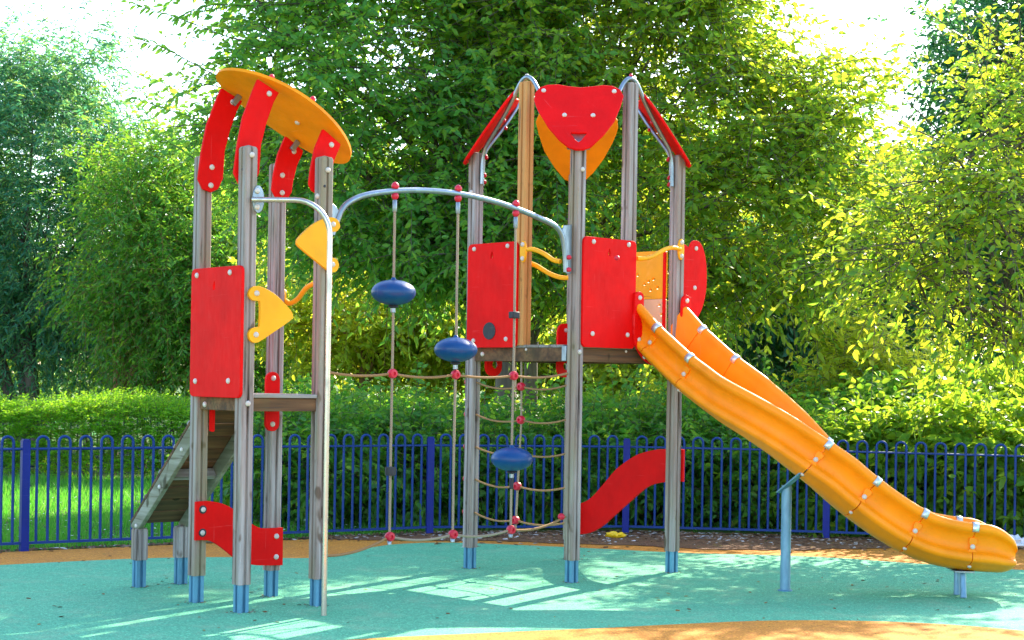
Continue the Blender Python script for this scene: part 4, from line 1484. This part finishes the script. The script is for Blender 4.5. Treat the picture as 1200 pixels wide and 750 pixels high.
make_tree('round_bush', 'pale rounded bush far behind the slide', 'bush', (5.3, 30.5), [(5.3, 30.5, 1.0, .8, .7, .85)], 40, 24, 8, .12, .06, M['lf_shrub_b'], BT, .04, 1, (.25, .45), .3, .1, .5, .22, limb_n=6, simple=True, fork=.4, zmin=.2)

# -- shrubs straight behind the railing
SH = [(-2.0, 15.9, .85, .92, 'lf_shrub', 'dark green shrub behind the railing left of the rope climber', 0),
      (-1.15, 16.2, .80, 1.0, 'lf_shrub', 'dense green shrub behind the railing under the left blue pod', 0),
      (-.25, 16.5, .85, .86, 'lf_shrub', 'dark green shrub behind the railing under the lowest blue pod', 0),
      (.65, 16.7, .80, 1.0, 'lf_shrub', 'dense shrub behind the railing under the right tower deck', 0),
      (1.55, 16.7, .85, 1.16, 'lf_shrub', 'dense shrub behind the railing right of the red S board', 0),
      (2.5, 16.5, .85, .98, 'lf_shrub', 'dark shrub behind the railing under the middle of the slide', 0),
      (3.45, 16.2, .80, .90, 'lf_shrub_b', 'light green shrub behind the railing above the slide end', 1),
      (4.35, 15.95, .80, 1.08, 'lf_shrub_b', 'light green shrub behind the railing at the right edge', 1),
      (5.3, 15.7, .80, 1.05, 'lf_shrub_b', 'light green shrub cut by the right edge of the photo', 1),
      (-2.3, 18.6, 1.0, 1.0, 'lf_shrub', 'green shrub in the second row beside the fire pole', 0),
      (-.9, 18.9, 1.0, .95, 'lf_shrub', 'green shrub in the second row behind the rope net', 0),
      (.9, 18.6, .95, 1.0, 'lf_shrub_b', 'bright green shrub in the second row below the red panels', 0),
      (1.75, 18.3, .75, 1.12, 'lf_yellow', 'yellow green shrub in the second row below the slide top', 0),
      (2.9, 18.4, 1.0, 1.2, 'lf_shrub', 'green shrub in the second row behind the slide middle', 0),
      (4.3, 18.2, 1.0, 1.38, 'lf_shrub', 'broad leaved shrub in the second row right of the slide', 1),
      (5.5, 18.0, 1.0, 1.55, 'lf_shrub_b', 'tall light green shrub in the second row at the right edge', 1)]
for (x, y, r_, h_, mt, lab, big) in SH:
    LLs = .115 if big else .085
    make_tree('shrub', lab, 'shrub', (x, y), [(x, y, h_ * .5, r_, r_ * .75, h_ * .46), (x + .2, y - .1, h_ * .66, r_ * .6, r_ * .5, h_ * .30)], 64, 18, 11, LLs, LLs * .5, M[mt], BT, .018, 5, (.15, .62), .35, .12, .55, .16, 'shrubs behind the railing', limb_n=10, fork=.35, zmin=.06, spread=.18, tw_r=.003, part='foliage')


# -- clipped yew like hedge on the left
def hedge():
    x0, x1, y0, y1, h_ = -9.5, -.8, 21.9, 23.0, .90
    n = 9000
    P = np.empty((n, 3))
    sel = RNG.random(n)
    P[:, 0] = RNG.uniform(x0, x1, n)
    top = sel < .5
    P[:, 1] = np.where(top, RNG.uniform(y0, y1, n), y0 + RNG.uniform(-.05, .25, n))
    P[:, 2] = np.where(top, h_ + RNG.uniform(-.14, .02, n) + .06 * np.sin(P[:, 0] * 2.1), RNG.uniform(.08, h_, n))
    D = np.zeros((n, 3))
    D[:, 0] = RNG.normal(.35, .4, n)
    D[:, 1] = np.where(top, RNG.normal(-.2, .4, n), RNG.normal(-.8, .3, n))
    D[:, 2] = np.where(top, RNG.normal(.75, .3, n), RNG.normal(.4, .35, n))
    D = unit(D)
    t = thing('hedge', 'clipped bright green hedge beyond the grass on the left', 'hedge', ((x0 + x1) / 2, y0, 0))
    crown_mesh('foliage', t, ((x0 + x1) / 2, y0, 0), P, D, RNG.uniform(.14, .34, n), 20, .055, .016, .1, M['lf_hedge'], BT, .003, True, .2, .12)
    bm_ = MB()
    for i in range(22):
        x = x0 + .2 + i * (x1 - x0 - .4) / 21 - (x0 + x1) / 2
        bm_.tube([(x, .5, 0), (x + .05, .5, .4), (x - .04, .5, .85)], [.03, .022, .01], 6)
    bm_.build('stems', BT, t, 60)
    t.children[-1].name = 'stem'


hedge()


# -- grass
def grass():
    n = 46000
    x = RNG.uniform(-7.5, -.6, n)
    y = 12.5 + (22.2 - 12.5) * RNG.random(n)
    fy = np.array([fence_at(v) for v in x])
    ok = y > fy + .06
    x, y = x[ok], y[ok]
    n = len(x)
    P = np.stack([x, y, np.full(n, -.012)], 1)
    D = np.stack([RNG.normal(0, .28, n), RNG.normal(0, .28, n), np.ones(n)], 1)
    D = unit(D)
    sd_ = unit(np.stack([RNG.normal(size=n), RNG.normal(size=n) * .4, np.zeros(n)], 1))
    H = (RNG.uniform(.03, .11, n) * (1 + .45 * np.sin(x * 3.1 + y * 1.7) * np.sin(y * 2.3 - x * 1.1)))[:, None] * (1 + .5 * (RNG.random(n)[:, None] < .08))
    Wd = RNG.uniform(.004, .009, n)[:, None]
    V = np.stack([P - sd_ * Wd, P + sd_ * Wd, P + D * H + np.stack([RNG.normal(0, .02, n), RNG.normal(0, .02, n), np.zeros(n)], 1)], 1)
    tri_stuff('grass', M['grass'], V, 3, 'bright green mown grass behind the blue fence on the left', 'grass', tris=[(0, 1, 2)])


grass()


def daisies():
    pts_ = []
    for i in range(420):
        x = random.uniform(-7, -1.2)
        y = fence_at(x) + .1 + random.random() ** 1.6 * 5
        pts_.append((x, y, random.uniform(.05, .10)))
    chips('daisies', pts_, painted('petal_white', (.75, .75, .68), .6), .008, .016, 'tiny white daisies dotted through the grass behind the blue fence', 'daisies', .2)


daisies()


# -- distant wood closing the view
def far_wood():
    n = 26000
    x = RNG.uniform(-26, 26, n)
    y = RNG.uniform(46, 52, n)
    hmax = 5.2 + 1.6 * np.sin(x * .55) + 1.1 * np.sin(x * 1.3 + 1)
    z = RNG.random(n) ** .8 * hmax
    P = np.stack([x, y, z], 1)
    D = rand_dirs(n)
    V = leaf_verts(P, D, rand_dirs(n), RNG.uniform(.25, .45, n), RNG.uniform(.14, .24, n), np.full((n, 1), .3))[:, [0, 2, 3, 4]]
    tri_stuff('far_wood', M['lf_shrub_b'], V, 4, 'distant band of woodland beyond the park', 'wood', tris=LT2)


far_wood()

# -- thin post among the bushes
t = thing('metal_post', 'thin teal blue post standing among the bushes behind the ropes', 'post', (-1.13, 25, 0))
MB().tube([(0, 0, 0), (0, 0, 2.62)], .035, 10).build('pole', M['bluegrey'], t, 60)
MB().lathe([(.045, 0), (.05, .02), (.03, .06), (.005, .07)], (0, 0, 2.62), n=12).build('cap', M['foot'], t, 60)


# -- overhanging sprays of the big trees against the sky: single leaves
def sprays():
    tree = [o for o in COL.objects if o.get('label', '').startswith('big drooping')][0]
    tree2 = [o for o in COL.objects if o.get('label', '').startswith('big yellow')][0]
    lv = leaf_verts(np.zeros((1, 3)), np.array([[0, 1.0, 0]]), np.array([[0, 0, 1.0]]), np.array([1.0]), np.array([.36]), np.array([[.35]]))[0]
    rr_ = random.Random(21)
    for tr_, mt, lines in ((tree, 'lf_cherry', [
            [(-2.5, 18.3, 5.0), (-3.1, 18.0, 5.05), (-3.6, 17.8, 5.2), (-4.05, 17.7, 5.32)],
            [(-2.6, 18.3, 4.5), (-3.2, 18.0, 4.62), (-3.7, 17.8, 4.85), (-4.0, 17.7, 4.95)],
            [(-2.6, 18.3, 4.1), (-3.1, 18.0, 4.1), (-3.6, 17.9, 4.2), (-4.1, 17.8, 4.35)],
            [(-2.6, 18.2, 3.3), (-3.1, 18.0, 3.5), (-3.5, 17.9, 3.75), (-3.9, 17.8, 4.0)],
            [(-2.4, 18.3, 5.5), (-2.9, 18.0, 5.4), (-3.3, 17.8, 5.35), (-3.6, 17.7, 5.2)]]),
        (tree2, 'lf_cherry_sunlit', [
            [(3.0, 18.6, 4.7), (3.3, 18.4, 4.85), (3.6, 18.3, 4.95), (3.9, 18.2, 4.98)],
            [(3.1, 18.6, 4.2), (3.35, 18.4, 4.3), (3.6, 18.3, 4.33), (3.75, 18.2, 4.3)],
            [(3.2, 18.6, 3.8), (3.5, 18.4, 3.75), (3.7, 18.3, 3.65), (3.9, 18.2, 3.5)]])):
        me = MB()
        me.add(lv, LT)
        me = me.mesh('leaf', M[mt], None)
        L = tr_.location
        for ln in lines:
            sm = smooth_loop(ln, 8, False)
            MB().tube([Vector(p) - L for p in sm], list(np.linspace(.009, .003, len(sm))), 5).build('branch', BT, tr_, 60)
            for i, p in enumerate(sm):
                if i < 3:
                    continue
                q = sm[min(i + 1, len(sm) - 1)]
                tv = Vector(q) - Vector(sm[i - 1])
                for sg in (-1, 1):
                    dd = tv.normalized() * .8 + Vector((0, rr_.uniform(-.6, .6), 0)) + Vector((0, 0, sg * .45 - .35)) + Vector((rr_.uniform(-.2, .2),) * 3)
                    qq = dd.to_track_quat('Y', 'Z') @ Quaternion((0, 1, 0), rr_.uniform(-1.3, 1.3))
                    sc = rr_.uniform(.09, .135)
                    inst('leaf', me, tr_, Vector(p) - L + Vector((rr_.uniform(-.02, .02), 0, 0)), qq, (sc, sc, sc))


sprays()
